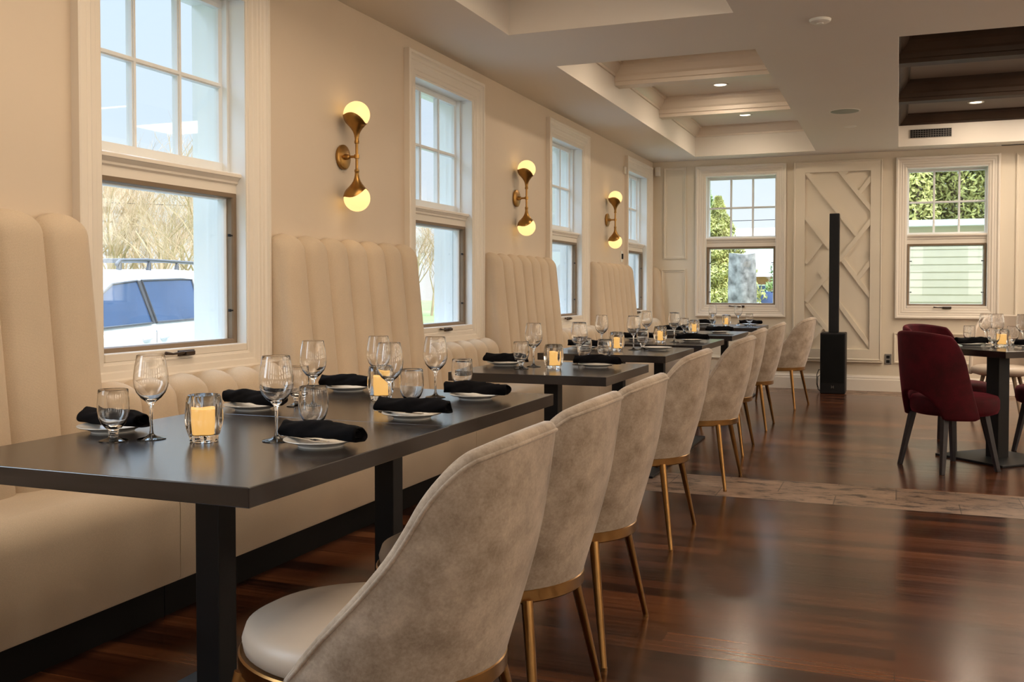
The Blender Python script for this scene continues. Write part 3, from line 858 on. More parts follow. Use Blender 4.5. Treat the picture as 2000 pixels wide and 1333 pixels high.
# cream tub chair beyond the right hand table
def make_cream():
    root = thing('cream_chair', 'cream shell chair beyond the crimson chairs, half hidden by the table', 'chair', (0, 0, 0), 0)
    def f(s, v):
        zz = lerp(0.40, 0.89 - 0.03*abs(s)**2.5, v); w = v
        t = max(0.0, (w - 0.6)/0.4)
        phi = R(lerp(112, 74, w)) * (1 - 0.36*(1 - math.sqrt(max(0.0, 1 - (t*0.985)**2)))); a = s*phi
        return (lerp(0, 0.08, w) + 0.255*math.cos(a), 0.26*math.sin(a), zz, math.cos(a), math.sin(a), -0.12*math.cos(a))
    O, I, Nn = shell_parts(f, 0.034)
    shell_mesh(O, I, 0.034).obj('backrest', M['leather'], root, smooth=180)
    MB().lathe([(0.0, 0.375), (0.16, 0.377), (0.225, 0.395), (0.245, 0.42), (0.24, 0.45), (0.20, 0.468), (0.0, 0.472)], 40).obj('seat', M['leather'], root, smooth=60)
    for sx in (-1, 1):
        for sy in (-1, 1):
            mb = MB(); mb.tube([(sx*0.12, sy*0.12, 0.385), (sx*0.20, sy*0.20, 0.0)], [0.017, 0.011], 12); mb.obj('leg', M['bark'], root, smooth=50)
    return root
c = make_cream(); c.location = (0.85, 9.65, 0); c.rotation_euler = (0, 0, R(75))

# ------------------------------------------------------------------ table settings
def glass_thing(name, prof, cat, n=40):
    mb = MB()
    P = [[(r*math.cos(2*PI*k/n), r*math.sin(2*PI*k/n), z) for k in range(n)] for r, z in prof]
    mb.grid(P, close_v=True)
    o = mb.obj(name, M['glass'], smooth=38)
    return tag(o, 'x', cat)
wine_prof = [(0.0, 0.0), (0.034, 0.0), (0.0365, 0.0012), (0.0365, 0.0022), (0.030, 0.0040), (0.014, 0.0070), (0.0065, 0.013), (0.0042, 0.024), (0.0038, 0.050), (0.0042, 0.078), (0.0062, 0.090),
             (0.0135, 0.098), (0.026, 0.108), (0.0365, 0.122), (0.0425, 0.138), (0.0440, 0.152), (0.0432, 0.168), (0.0405, 0.188), (0.0372, 0.206), (0.0350, 0.2185), (0.0346, 0.2192), (0.0340, 0.2185),
             (0.0362, 0.206), (0.0394, 0.188), (0.0421, 0.168), (0.0429, 0.152), (0.0414, 0.138), (0.0353, 0.1235), (0.0245, 0.1105), (0.012, 0.1025), (0.0, 0.0995)]
gob_prof = [(0.0, 0.0), (0.034, 0.0), (0.0365, 0.0015), (0.0365, 0.0028), (0.028, 0.0050), (0.015, 0.0085), (0.0115, 0.013), (0.0110, 0.019), (0.0135, 0.024), (0.012, 0.028),
            (0.020, 0.034), (0.030, 0.046), (0.0365, 0.062), (0.0395, 0.080), (0.0392, 0.100), (0.0375, 0.120), (0.0368, 0.132), (0.0362, 0.133), (0.0355, 0.132), (0.0362, 0.120), (0.0378, 0.100), (0.0380, 0.080),
            (0.0350, 0.063), (0.0285, 0.049), (0.018, 0.039), (0.0, 0.035)]
wine = Stamp(glass_thing('wine_glass', wine_prof, 'glass'))
gob = Stamp(glass_thing('water_goblet', gob_prof, 'glass'))
def make_votive():
    root = thing('candle_holder', 'x', 'candle', (0, 0, 0), 0, 'glass candle holders')
    n = 64
    def ring(r, z, k): return [(r*(1 + k*abs(math.cos(4*2*PI*i/n)) - k)*math.cos(2*PI*i/n), r*(1 + k*abs(math.cos(4*2*PI*i/n)) - k)*math.sin(2*PI*i/n), z) for i in range(n)]
    rows = [ring(0.001, 0, 0), ring(0.034, 0, 0.05), ring(0.037, 0.003, 0.08), ring(0.037, 0.010, 0.08), ring(0.042, 0.022, 0.10), ring(0.047, 0.038, 0.15), ring(0.0495, 0.055, 0.16), ring(0.049, 0.075, 0.16),
            ring(0.0465, 0.098, 0.10), ring(0.044, 0.112, 0.09), ring(0.041, 0.119, 0.06), ring(0.036, 0.120, 0.02), ring(0.034, 0.116, 0.0), ring(0.034, 0.10, 0), ring(0.034, 0.06, 0), ring(0.034, 0.022, 0), ring(0.031, 0.018, 0), ring(0.001, 0.018, 0)]
    mb = MB(); mb.grid(rows, close_v=True); mb.obj('holder', M['glass'], root, smooth=38)
    mb = MB(); mb.lathe([(0.0, 0.0195), (0.0285, 0.0195), (0.029, 0.025), (0.029, 0.080), (0.0275, 0.083), (0.020, 0.0815), (0.0, 0.080)], 28)
    mb.obj('candle', M['candle'], root, smooth=50)
    mb = MB(); mb.tube([(0, 0, 0.079), (0.001, 0, 0.087)], [0.0011, 0.0009], 6); mb.obj('wick', M['black'], root)
    return root
vot = Stamp(make_votive())
plate_prof = [(0.0, 0.0035), (0.050, 0.0035), (0.052, 0.0), (0.056, 0.0), (0.057, 0.004), (0.070, 0.010), (0.090, 0.0155), (0.0925, 0.0175), (0.092, 0.0190), (0.089, 0.0185), (0.068, 0.0128), (0.055, 0.0075), (0.0, 0.0068)]
mb = MB(); mb.grid([[(r*math.cos(2*PI*k/56), r*math.sin(2*PI*k/56), z) for k in range(56)] for r, z in plate_prof], close_v=True)
pl = Stamp(tag(mb.obj('side_plate', M['porcelain'], smooth=50), 'x', 'plate', 'white side plates'))
def make_napkin(seed):
    rnd = random.Random(seed)
    ph = [rnd.uniform(0, 6.28) for _ in range(8)]
    L = 0.118; nt_, n = 40, 40
    rows = []
    for i in range(nt_ + 1):
        t = -1 + 2*i/nt_; row = []
        for k in range(n):
            th = 2*PI*k/n
            rr = 0.0245 + 0.0022*math.sin(3*th + 4*t + ph[0]) + 0.0016*math.sin(2*th - 7*t + ph[1]) + 0.0012*math.sin(9*t + ph[2]) + 0.0010*math.sin(5*th + 12*t + ph[5])
            fl = (th - 1.3 - 0.9*t) % (2*PI)
            rr += 0.0045*max(0.0, 1 - fl/1.6)                 # the loose flap edge winding along the roll
            sq = 0.86
            zz = rr*math.sin(th)*sq; zz = max(zz, -0.0175)
            xx = L*t + 0.005*math.sin(th*2 + ph[3])*(1 if abs(t) > 0.9 else 0.2)
            row.append((xx, rr*1.06*math.cos(th) + 0.004*math.sin(2.2*t + ph[4]), zz + 0.0178 + 0.002*math.sin(3*t + ph[6])))
        rows.append(row)
    def cap(row, t):
        out = []
        c = np.mean(np.array(row), axis=0)
        for sc, dx in ((0.86, 0.002), (0.70, -0.012), (0.45, -0.006), (0.20, -0.018), (0.02, -0.014)):
            out.append([tuple(c + (np.array(p) - c)*sc + np.array((dx*t, 0, 0))) for p in row])
        return out
    rows = list(reversed(cap(rows[0], -1))) + rows + cap(rows[-1], 1)
    mb = MB(); mb.grid(rows, close_v=True)
    o = mb.obj('rolled_napkin', M['napkin'], smooth=70)
    return tag(o, 'x', 'napkin', 'rolled black napkins on the side plates')
naps = [Stamp(make_napkin(s)) for s in (3, 11, 29)]
def make_fork():
    mb = MB()
    mb.hexa([(-0.085,-0.004,0.0),(0.03,-0.003,0.0),(0.03,0.003,0.0),(-0.085,0.004,0.0),(-0.085,-0.004,0.0022),(0.03,-0.003,0.0022),(0.03,0.003,0.0022),(-0.085,0.004,0.0022)])
    mb.lathe([(0.0, 0.0), (0.0075, 0.0), (0.008, 0.001), (0.0075, 0.0022), (0.0, 0.0025)], 16, (-0.086, 0, 0), 1.5, 0.9)
    for k in range(4): mb.box(0.05, 0.088, -0.0095 + k*0.0055, -0.0068 + k*0.0055, 0.0, 0.0018)
    mb.box(0.03, 0.052, -0.0095, 0.0097, 0.0, 0.002)
    return tag(mb.obj('fork', M['silver'], bevel=0.0008, seg=1), 'x', 'cutlery', 'forks tucked under the napkins')
fork = Stamp(make_fork())
TZ = 0.75
n_used = [0]
def setting(x, y, where, rot=0.0, napkin=True, frk=False, rise=0.0):
    pl.put((x, y, TZ), 0, 'white side plate ' + (('under napkin, ' + where) if napkin else where))
    if napkin:
        k = n_used[0] % 3; n_used[0] += 1
        naps[k].put((x + 0.004, y - 0.004, TZ + 0.0195), R(rot), 'black rolled napkin, ' + where)
    if frk:
        fork.put((x - 0.030, y - 0.030, TZ + 0.0192), R(rot - 14), 'steel fork beside napkin, ' + where)
setting(-2.000, 2.115, 'wall side of the nearest table', -7)
setting(-1.335, 2.110, 'chair side of the nearest table', -5, frk=True)
setting(-1.945, 2.670, 'wall side, at the seam of the joined tables', -8)
setting(-1.365, 2.665, 'chair side, just past the seam of the joined tables', 3, frk=True)
setting(-1.965, 3.300, 'far wall side corner of the joined tables', 2)
setting(-1.395, 3.215, 'far chair side corner of the joined tables', 2)
setting(-1.870, 4.690, 'wall side of the small table past the joined pair', -6)
setting(-1.400, 4.740, 'chair side of the small table past the joined pair', -4)
setting(-1.900, 6.180, 'wall side of the table with the bare plate', 0)
setting(-1.435, 6.240, 'alone without a napkin on the chair side of the fourth table', 0, napkin=False)
setting(-1.850, 7.350, 'wall side of the third table from the far end', 4)
setting(-1.420, 7.300, 'chair side of the third table from the far end', -3)
setting(-1.900, 8.850, 'wall side of the second table from the far end', 3)
setting(-1.470, 8.800, 'chair side of the second table from the far end', -4)
setting(-1.960, 10.70, 'wall side of the farthest table', 2)
setting(-1.470, 10.76, 'chair side of the farthest table', 4)
setting(0.470, 7.430, 'left corner of the right hand table', 32)
setting(0.830, 7.290, 'right side of the right hand table', -30)
for x, y, lab in [
    (-1.806, 2.045, 'left of the first candle on the nearest table'),
    (-1.483, 2.135, 'right of the first candle, beside the chair side napkin'),
    (-1.800, 2.800, 'centre back of the joined tables, left of the second candle'),
    (-1.760, 3.170, 'behind the second candle, leftmost rim of the pair there'),
    (-1.510, 2.790, 'in front of the second candle, overlapping it'),
    (-1.548, 3.205, 'far end of the joined tables, standing alone'),
    (-1.700, 4.650, 'left of the candle on the small table'),
    (-1.530, 4.870, 'right of the candle on the small table'),
    (-1.810, 6.250, 'left of the candle on the bare plate table'),
    (-1.575, 6.170, 'right of the candle on the bare plate table'),
    (-1.800, 7.450, 'left of the candle on the third table from the far end'),
    (-1.525, 7.170, 'right of the candle on the third table from the far end'),
    (-1.850, 10.65, 'left of the candle on the farthest table'),
    (-1.600, 10.78, 'right of the candle on the farthest table'),
    (0.572, 7.640, 'left of the close pair on the right hand table'),
    (0.640, 7.560, 'right of the close pair on the right hand table'),
    (0.790, 7.490, 'near the right photo edge on the right hand table')]:
    wine.put((x, y, TZ), random.Random(x).random()*3, 'clear wine glass ' + lab, 'wine glasses')
for x, y, lab in [
    (-1.872, 1.982, 'nearest the camera, in front of the first napkin'),
    (-1.440, 2.240, 'behind the chair side napkin of the nearest table'),
    (-1.862, 2.800, 'half hidden behind the second wine glass'),
    (-1.452, 2.830, 'behind the napkin past the seam, right of the second candle'),
    (-1.490, 3.310, 'far end of the joined tables, behind the last napkin'),
    (-1.712, 4.505, 'left end of the small table'),
    (-1.395, 4.880, 'behind the chair side napkin of the small table'),
    (-1.530, 4.960, 'half hidden behind a wine glass on the small table'),
    (-1.530, 6.230, 'beside the bare white plate'),
    (-1.764, 8.725, 'left of the candle on the second table from the far end'),
    (-1.800, 10.35, 'left of the candle on the farthest table'),
    (-1.450, 10.55, 'right side of the farthest table'),
    (0.468, 7.610, 'behind the left napkin of the right hand table'),
    (0.590, 7.230, 'in front of the candle on the right hand table'),
    (0.740, 7.600, 'right of the candle on the right hand table')]:
    gob.put((x, y, TZ), 0, 'clear footed water glass ' + lab, 'water glasses')
for x, y, lab in [
    (-1.655, 2.066, 'on the nearest table'), (-1.690, 3.060, 'on the second half of the joined tables'), (-1.565, 4.565, 'on the small table past the joined pair'),
    (-1.650, 6.040, 'on the bare plate table'), (-1.605, 7.065, 'on the third table from the far end'), (-1.662, 8.640, 'on the second table from the far end'), (-1.690, 10.55, 'on the farthest table'),
    (0.658, 7.420, 'on the right hand table')]:
    vot.put((x, y, TZ), 0.2, 'lit candle in a thick fluted glass holder ' + lab)

# ------------------------------------------------------------------ speaker, outlet, small fittings
root = thing('column_speaker', 'tall black column loudspeaker on a box base by the far wall', 'speaker', (-0.655, 11.40, 0), 0)
MB().box(-0.131, 0.131, -0.17, 0.17, 0.0, 0.664).obj('subwoofer', M['black'], root, bevel=0.012, seg=3)
MB().box(-0.052, 0.052, -0.055, 0.055, 0.664, 1.966).obj('column', M['black'], root, bevel=0.006)
mb = MB()
mb.box(-0.012, -0.008, -0.1725, -0.169, 0.062, 0.092).box(0.008, 0.012, -0.1725, -0.169, 0.062, 0.092).box(-0.008, 0.008, -0.1725, -0.169, 0.075, 0.079)
mb.obj('logo', M['grey_metal'], root)
mb = MB()
mb.box(-0.118, 0.118, -0.1715, -0.168, 0.12, 0.645)
mb.obj('grille', plain('grille_black', (0.005, 0.005, 0.005), 0.8, **{'Specular IOR Level': 0.15}), root)
mb = MB()
pts = [(-0.133, 0.02, 0.24), (-0.155, 0.0, 0.25), (-0.172, -0.02, 0.20), (-0.175, -0.03, 0.10), (-0.160, -0.02, 0.03), (-0.140, 0.02, 0.010), (-0.132, 0.06, 0.006)]
mb.tube(pts, 0.004, 8)
mb.tube([(-0.133, 0.03, 0.20), (-0.165, 0.01, 0.17), (-0.168, 0.0, 0.08), (-0.145, 0.03, 0.008)], 0.0035, 8)
mb.obj('cable', M['black'], root, smooth=60)

root = thing('wall_outlet', 'dark outlet plate low on the far wall by the loudspeaker', 'outlet', (-0.098, YB, 0.36), 0)
MB().box(-0.036, 0.036, -0.010, 0.002, -0.058, 0.058).obj('plate', M['grey_metal'], root, bevel=0.003)
mb = MB()
for z in (-0.025, 0.025): mb.box(-0.018, 0.018, -0.013, -0.008, z - 0.016, z + 0.016)
mb.obj('socket', M['black'], root, bevel=0.002)

root = thing('motion_sensor', 'white motion sensor high in the far left corner', 'sensor', (-2.70, YB, 2.545), 0)
mb = MB(); mb.box(-0.03, 0.03, -0.05, 0.0, -0.055, 0.06); mb.obj('body', M['white_plastic'], root, bevel=0.010, seg=3)
MB().box(-0.022, 0.022, -0.054, -0.049, -0.045, -0.005).obj('lens', M['porcelain'], root, bevel=0.003)
root = thing('door_contact', 'small white contact sensor beside the top of the last left window', 'sensor', (XW, 10.395, 2.42), 0)
MB().box(0, 0.025, -0.025, 0.025, -0.04, 0.04).obj('body', M['white_plastic'], root, bevel=0.005)
root = thing('wall_switch', 'small wall switch with a black toggle below the third wall lamp', 'switch', (XW, 10.30, 1.49), 0)
MB().box(0, 0.008, -0.036, 0.036, -0.058, 0.058).obj('plate', M['white_plastic'], root, bevel=0.002)
MB().box(0.006, 0.022, -0.014, 0.014, -0.028, 0.028).obj('toggle', M['black'], root, bevel=0.002)

def downlight(lab, x, y, z, r=0.075):
    root = thing('ceiling_light', lab, 'ceiling light', (x, y, z), 0, 'recessed ceiling lights')
    mb = MB(); mb.lathe([(r, 0.004), (r, -0.004), (r*0.92, -0.008), (r*0.74, -0.004), (r*0.70, 0.003), (r, 0.004)], 40)
    mb.obj('trim_ring', M['white_plastic'], root, smooth=40)
    mb = MB(); mb.lathe([(0.0, -0.003), (r*0.72, -0.003), (r*0.72, 0.002), (0.0, 0.002)], 36); mb.obj('lens', M['downlight'], root)
    return root
downlight('round ceiling light between the two beams of the pale coffer', -1.52, 9.08, ZC)
downlight('round ceiling light past the second beam of the pale coffer', -1.535, 10.74, ZC)
downlight('round ceiling light between the beams of the dark coffer', 0.743, 8.80, ZC)
downlight('round ceiling light past the far beam of the dark coffer', 0.70, 10.85, ZC)

root = thing('smoke_detector', 'white smoke detector disc on the flat ceiling', 'smoke detector', (-0.425, 5.868, H), 0)
MB().lathe([(0.0, -0.022), (0.04, -0.022), (0.056, -0.014), (0.060, -0.004), (0.060, 0.0)], 36).obj('body', M['white_plastic'], root, smooth=40)
MB().lathe([(0.0, -0.026), (0.018, -0.026), (0.020, -0.021)], 24).obj('sensor_cap', M['white_plastic'], root, smooth=40)
root = thing('ceiling_speaker', 'round greenish grey speaker grille flush in the ceiling', 'speaker', (-0.44, 8.944, H), 0)
MB().lathe([(0.0, -0.005), (0.115, -0.005), (0.118, -0.003), (0.118, 0.0)], 44).obj('grille', M['grille_green'], root, smooth=40)
MB().lathe([(0.118, -0.004), (0.126, -0.004), (0.128, 0.0), (0.118, 0.0)], 44).obj('rim', M['white_plastic'], root, smooth=40)
o = MB().lathe([(0.0, -0.006), (0.05, -0.006), (0.058, -0.003), (0.06, 0.0)], 32, (-0.435, 9.802, H)).obj('sprinkler_cover', M['white_plastic'], smooth=40)
tag(o, 'small white cover disc on the ceiling beyond the round grille', 'ceiling cover')

# air vent on the fascia of the dark coffer (its far side faces the camera)
root = thing('air_vent', 'black egg crate air vent on the pale face below the dark coffer', 'vent', (0.305, ys[4], 2.792), 0)
MB().box(-0.203, 0.203, -0.004, -0.001, -0.044, 0.044).obj('backing', M['black'], root)
mb = MB()
for k in range(17): mb.box(-0.200 + k*0.025 - 0.0018, -0.200 + k*0.025 + 0.0018, -0.014, -0.003, -0.044, 0.044)
for k in range(5): mb.box(-0.202, 0.202, -0.0135, -0.003, -0.042 + k*0.021 - 0.0016, -0.042 + k*0.021 + 0.0016)
mb.obj('grid', M['grey_metal'], root)
root = thing('slot_diffuser', 'black slot diffuser in the ceiling along the far wall', 'vent', (1.55, 11.62, H), 0)
MB().box(-0.60, 0.9, -0.035, 0.035, -0.006, 0.0).obj('frame', M['white_plastic'], root)
MB().box(-0.55, 0.88, -0.024, 0.024, -0.009, -0.004).obj('slot', M['black'], root)

# ------------------------------------------------------------------ outdoors
GZ = -0.40
g = MB()
g.box(-90, XW - WT, -40, 120, GZ - 0.2, GZ).box(XW - WT, 90, YB + WT, 120, GZ - 0.2, GZ)
struct(g.obj('floor_lawn', M['lawn']))
struct(MB().box(-14, XW - WT - 1.0, -6, 13.0, GZ, GZ + 0.012).obj('floor_driveway', plain('asphalt', (0.30, 0.30, 0.30), 0.9)))
struct(MB().box(XW - WT, XR + 0.15, YF - 0.15, YB + WT, GZ, -0.12).obj('wall_foundation', M['white_ext']))

# minivan (front towards -y)
root = thing('minivan', 'white minivan parked outside the nearest left wall window', 'car', (-7.91, 7.74, GZ + 0.012), R(15.8))
W2 = 0.95
low = [(-2.55, 0.30), (-2.60, 0.62), (-2.50, 0.86), (-1.80, 1.02), (-1.60, 1.11), (2.45, 1.16), (2.56, 1.10), (2.60, 0.60), (2.52, 0.30), (1.95, 0.28), (1.85, 0.52), (1.60, 0.68), (1.35, 0.52), (1.25, 0.28), (-1.30, 0.28), (-1.40, 0.52), (-1.65, 0.68), (-1.90, 0.52), (-2.0, 0.28)]
mb = MB(); mb.prism(low, -W2, W2, lambda y, z, x: (x, y, z)); mb.obj('body', M['car_white'], root, bevel=0.04, seg=3)
def gh(y, z, s, k=1.0):  # greenhouse tapers inwards towards the roof
    return (s*(W2 - 0.015 - 0.17*max(0, (z - 1.12))/0.6*k), y, z)
roofp = [(-1.75, 1.08), (-0.95, 1.57), (-0.50, 1.69), (0.8, 1.745), (1.9, 1.73), (2.30, 1.66), (2.48, 1.14)]
mb = MB(); n_ = len(roofp)
vs = [gh(y, z, 1) for y, z in roofp] + [gh(y, z, -1) for y, z in roofp]
mb.add(vs, [tuple(range(n_)), tuple(reversed(range(n_, 2*n_)))] + [(i, i + n_, (i+1) % n_ + n_, (i+1) % n_) for i in range(n_)])
mb.obj('cabin', M['car_white'], root, bevel=0.03, seg=3)
def side_glass(poly, s, name='window'):
    mb = MB()
    a = [Vector(gh(y, z, s)) + Vector((s*0.006, 0, 0)) for y, z in poly]; b = [Vector(gh(y, z, s)) - Vector((s*0.02, 0, 0)) for y, z in poly]
    n = len(poly)
    mb.add(a + b, [tuple(range(n)), tuple(reversed(range(n, 2*n)))] + [(i, i+n, (i+1)%n+n, (i+1)%n) for i in range(n)])
    w = mb.obj(name, M['car_glass'], root)
    mb = MB()
    mb.tube([*(Vector(p) + Vector((s*0.004, 0, 0)) for p in a), Vector(a[0]) + Vector((s*0.004, 0, 0))], 0.012, 6)
    mb.obj('window_seal', M['car_trim'], w)
    return w
for s in (1, -1):
    side_glass([(-1.42, 1.165), (-0.98, 1.44), (-0.62, 1.575), (-0.10, 1.612), (-0.02, 1.185)], s)
    MB().hexa([Vector(gh(y, z, s)) + Vector((s*dx, 0, 0)) for z in (1.18, 1.615) for dx, y in ((-0.03, -0.02 if z < 1.4 else -0.10), (0.004, -0.02 if z < 1.4 else -0.10), (0.004, 0.08 if z < 1.4 else 0.0), (-0.03, 0.08 if z < 1.4 else 0.0))]).obj('pillar', M['car_trim'], root)
    side_glass([(0.08, 1.19), (0.0, 1.615), (0.95, 1.64), (1.22, 1.635), (1.20, 1.195)], s)
    side_glass([(1.30, 1.20), (1.32, 1.63), (1.95, 1.615), (2.25, 1.57), (2.33, 1.21)], s)
    mb = MB(); rl = [(-0.35, 1.765), (-0.28, 1.81), (0.3, 1.83), (1.4, 1.83), (1.85, 1.81), (1.92, 1.765)]
    mb.tube([(s*0.72, y, z) for y, z in rl], 0.018, 8)
    for y in (-0.3, 0.33, 1.0, 1.88): mb.tube([(s*0.72, y, 1.72), (s*0.72, y + 0.02, 1.81)], [0.03, 0.018], 8)
    mb.obj('roof_rail', M['car_trim'], root, smooth=60)
    for y in (-0.28, 0.10):
        mb = MB(); mb.tube([(s*(W2 + 0.004), y, 1.03), (s*(W2 + 0.03), y + 0.03, 1.035), (s*(W2 + 0.03), y + 0.13, 1.04), (s*(W2 + 0.004), y + 0.16, 1.04)], 0.013, 8)
        mb.obj('door_handle', M['car_white'], root, smooth=60)
    mb = MB()
    for y in (-1.1, 0.02, 1.26): mb.box(s*(W2 - 0.002), s*(W2 + 0.0015), y - 0.004, y + 0.004, 0.34, 1.11)
    mb.obj('door_seam', M['car_trim'], root)
    mb = MB(); mb.ball((s*(W2 + 0.11), -1.55, 1.14), 0.09, 16, 10); mb.obj('mirror', M['car_white'], root, smooth=180)
    for y in (-1.65, 1.60):
        mb = MB()
        P = [[(s*(W2 - 0.20 + h), y + r*math.cos(2*PI*k/32), 0.32 + r*math.sin(2*PI*k/32)) for k in range(32)] for r, h in ((0.0, 0.0), (0.30, 0.0), (0.33, 0.03), (0.33, 0.17), (0.30, 0.20), (0.20, 0.20))]
        mb.grid(P, close_v=True)
        wh = mb.obj('wheel', M['rubber'], root, smooth=40)
        mb = MB()
        P = [[(s*(W2 - 0.20 + h), y + r*math.cos(2*PI*k/24), 0.32 + r*math.sin(2*PI*k/24)) for k in range(24)] for r, h in ((0.21, 0.19), (0.19, 0.205), (0.06, 0.19), (0.0, 0.20))]
        mb.grid(P, close_v=True); mb.obj('hubcap', M['grey_metal'], wh, smooth=40)
mb = MB(); mb.add([(-0.72, -1.62, 1.185), (0.72, -1.62, 1.185), (0.62, -1.0, 1.565), (-0.62, -1.0, 1.565)], [(0, 1, 2, 3)])
mb.add([(-0.72, -1.64, 1.19), (0.72, -1.64, 1.19), (0.62, -1.02, 1.575), (-0.62, -1.02, 1.575)], [(0, 1, 2, 3)])
mb.obj('windscreen', M['car_glass'], root)
mb = MB()
for s in (1, -1): mb.box(s*0.55, s*0.88, -2.60, -2.50, 0.66, 0.80)
mb.obj('headlamp', M['porcelain'], root, bevel=0.02)
mb = MB()
for y in (0.33, 1.0): mb.tube([(-0.72, y, 1.835), (0.72, y, 1.835)], 0.015, 8)
mb.obj('cross_bar', M['car_trim'], root)

# bare trees
def bare_tree(seed, h=7.2):
    rnd = random.Random(seed)
    root = thing('bare_tree', 'x', 'tree', (0, 0, 0), 0, 'bare trees beyond the lawn')
    tw = MB(); tk = MB()
    def grow(p, d, L, r, lev):
        q = p + d*L
        m = p + d*L*0.5 + Vector((rnd.uniform(-1, 1), rnd.uniform(-1, 1), rnd.uniform(-0.3, 0.6)))*L*0.06
        (tk if lev < 2 else tw).tube([p, m, q], [r, r*0.8, r*0.55], 5 if lev < 2 else 3, caps=False)
        if lev >= 4: return
        n = (6, 6, 6, 5)[lev]
        for i in range(n):
            t = rnd.uniform(0.35, 1.0) if lev else rnd.uniform(0.22, 1.0)
            ang = rnd.uniform(0.35, 0.8); az = rnd.uniform(0, 6.28)
            a = d.orthogonal().normalized(); b = d.cross(a)
            nd = (d*math.cos(ang) + (a*math.cos(az) + b*math.sin(az))*math.sin(ang) + Vector((0, 0, 0.25))).normalized()
            grow(p + d*L*t, nd, L*rnd.uniform(0.46, 0.66), r*0.42, lev + 1)
    for k in range(2):
        grow(Vector((rnd.uniform(-0.5, 0.5), rnd.uniform(-0.5, 0.5), 0)), Vector((rnd.uniform(-0.15, 0.15), rnd.uniform(-0.15, 0.15), 1)).normalized(), h*0.50, 0.085, 0)
    tk.obj('trunk', M['twig'], root, smooth=60); tw.obj('branches', M['twig'], root)
    return root
protos = [Stamp(bare_tree(s)) for s in (1, 7, 19)]
rnd = random.Random(5)
k = 0
spots = []
for ang in np.linspace(25.5, 31.5, 5): spots.append((ang, rnd.uniform(52, 60), 'second'))
for ang in np.linspace(37.5, 51, 10): spots.append((ang, rnd.uniform(30, 42), 'nearest'))
for ang in np.linspace(38, 50.5, 6): spots.append((ang, rnd.uniform(44, 52), 'nearest'))
ORD = ['first', 'second', 'third', 'fourth', 'fifth', 'sixth', 'seventh', 'eighth', 'ninth', 'tenth']
for i, (ang, dist, w) in enumerate(spots):
    p = (-dist*math.sin(R(ang)), dist*math.cos(R(ang)), GZ - 0.05)
    row = 'seen through the second left window' if i < 5 else ('in the front row beyond the minivan' if i < 15 else 'in the rear row beyond the minivan')
    j = i if i < 5 else (i - 5 if i < 15 else i - 15)
    cnt = 5 if i < 5 else (10 if i < 15 else 6)
    protos[i % 3].put(p, rnd.uniform(0, 6.28), 'bare tan tree, %s from right %s' % (ORD[j], row), None, (1, 1, rnd.uniform(0.85, 1.05)))

# leafy trees, stump, house and shed beyond the far wall
def leaf_cloud(n, fn, size, rnd):
    mb = MB()
    for _ in range(n):
        c = Vector(fn()); s = size*rnd.uniform(0.6, 1.3)
        a = Vector((rnd.gauss(0, 1), rnd.gauss(0, 1), rnd.gauss(0, 1))).normalized(); b = a.orthogonal().normalized()
        mb.add([c - a*s, c + b*s*0.45, c + a*s, c - b*s*0.45], [(0, 1, 2, 3)])
    return mb
def conifer(name, lab, loc, h, rad, mat, seed, n=3200):
    rnd = random.Random(seed)
    root = thing(name, lab, 'tree', loc, 0)
    def f():
        t = rnd.random()**1.4; th = rnd.uniform(0, 6.28); lay = 0.75 + 0.25*math.sin(t*40 + 2*math.sin(th*3))
        r = rad*(1 - t)*lay*math.sqrt(rnd.random())*1.05 + 0.05
        return (r*math.cos(th), r*math.sin(th), 0.3 + t*(h - 0.3))
    leaf_cloud(n*6, f, 0.05, rnd).obj('foliage', mat, root)
    MB().tube([(0, 0, 0), (0.03, 0, h*0.5), (0, 0, h*0.97)], [0.13, 0.08, 0.02], 8).obj('trunk', M['bark'], root, smooth=60)
    return root
conifer('evergreen_tree', 'yellow green tree left of the stump in the far window', (-4.05, 24.0, GZ), 3.75, 1.6, M['leaf_yellow'], 2, 5200)
conifer('evergreen_tree', 'green fir tree at the left edge of the far window', (-5.05, 27.5, GZ), 4.9, 1.0, M['leaf_green'], 4, 4200)
conifer('evergreen_tree', 'small green tree right of the stump in the far window', (-3.0, 30.0, GZ), 3.8, 1.0, M['leaf_green'], 6, 2200)
def bush(lab, loc, rx, ry, h, mat, seed, n, hang=False):
    rnd = random.Random(seed)
    root = thing('hedge_bush', lab, 'bush', loc, 0, 'hedge bushes behind the shed')
    def f():
        th = rnd.uniform(0, 6.28); q = math.sqrt(rnd.random()); z = rnd.random()
        k = 0.80 + 0.2*math.sin(3*th + 9*z)
        return (rx*q*k*math.cos(th), ry*q*k*math.sin(th), 0.1 + h*z)
    leaf_cloud(int(n*5), f, 0.05, rnd).obj('foliage', mat, root)
    mb = MB()
    for i in range(5):
        a = rnd.uniform(0, 6.28)
        mb.tube([(0, 0, 0), (rx*0.3*math.cos(a), ry*0.3*math.sin(a), h*0.5), (rx*0.6*math.cos(a), ry*0.6*math.sin(a), h*0.95)], [0.05, 0.035, 0.012], 6)
    mb.obj('stem', M['bark'], root, smooth=60)
    return root
bush('yellow green hedge bush above the shed, left part of the right hand window', (0.05, 17.6, GZ), 0.85, 0.8, 4.9, M['leaf_yellow'], 3, 4200)
bush('yellow green hedge bush above the shed, middle of the right hand window', (0.85, 18.0, GZ), 0.85, 0.8, 5.1, M['leaf_yellow'], 8, 4200)
bush('yellow green hedge bush above the shed, right part of the right hand window', (1.75, 17.7, GZ), 0.85, 0.8, 5.0, M['leaf_yellow'], 12, 3600)

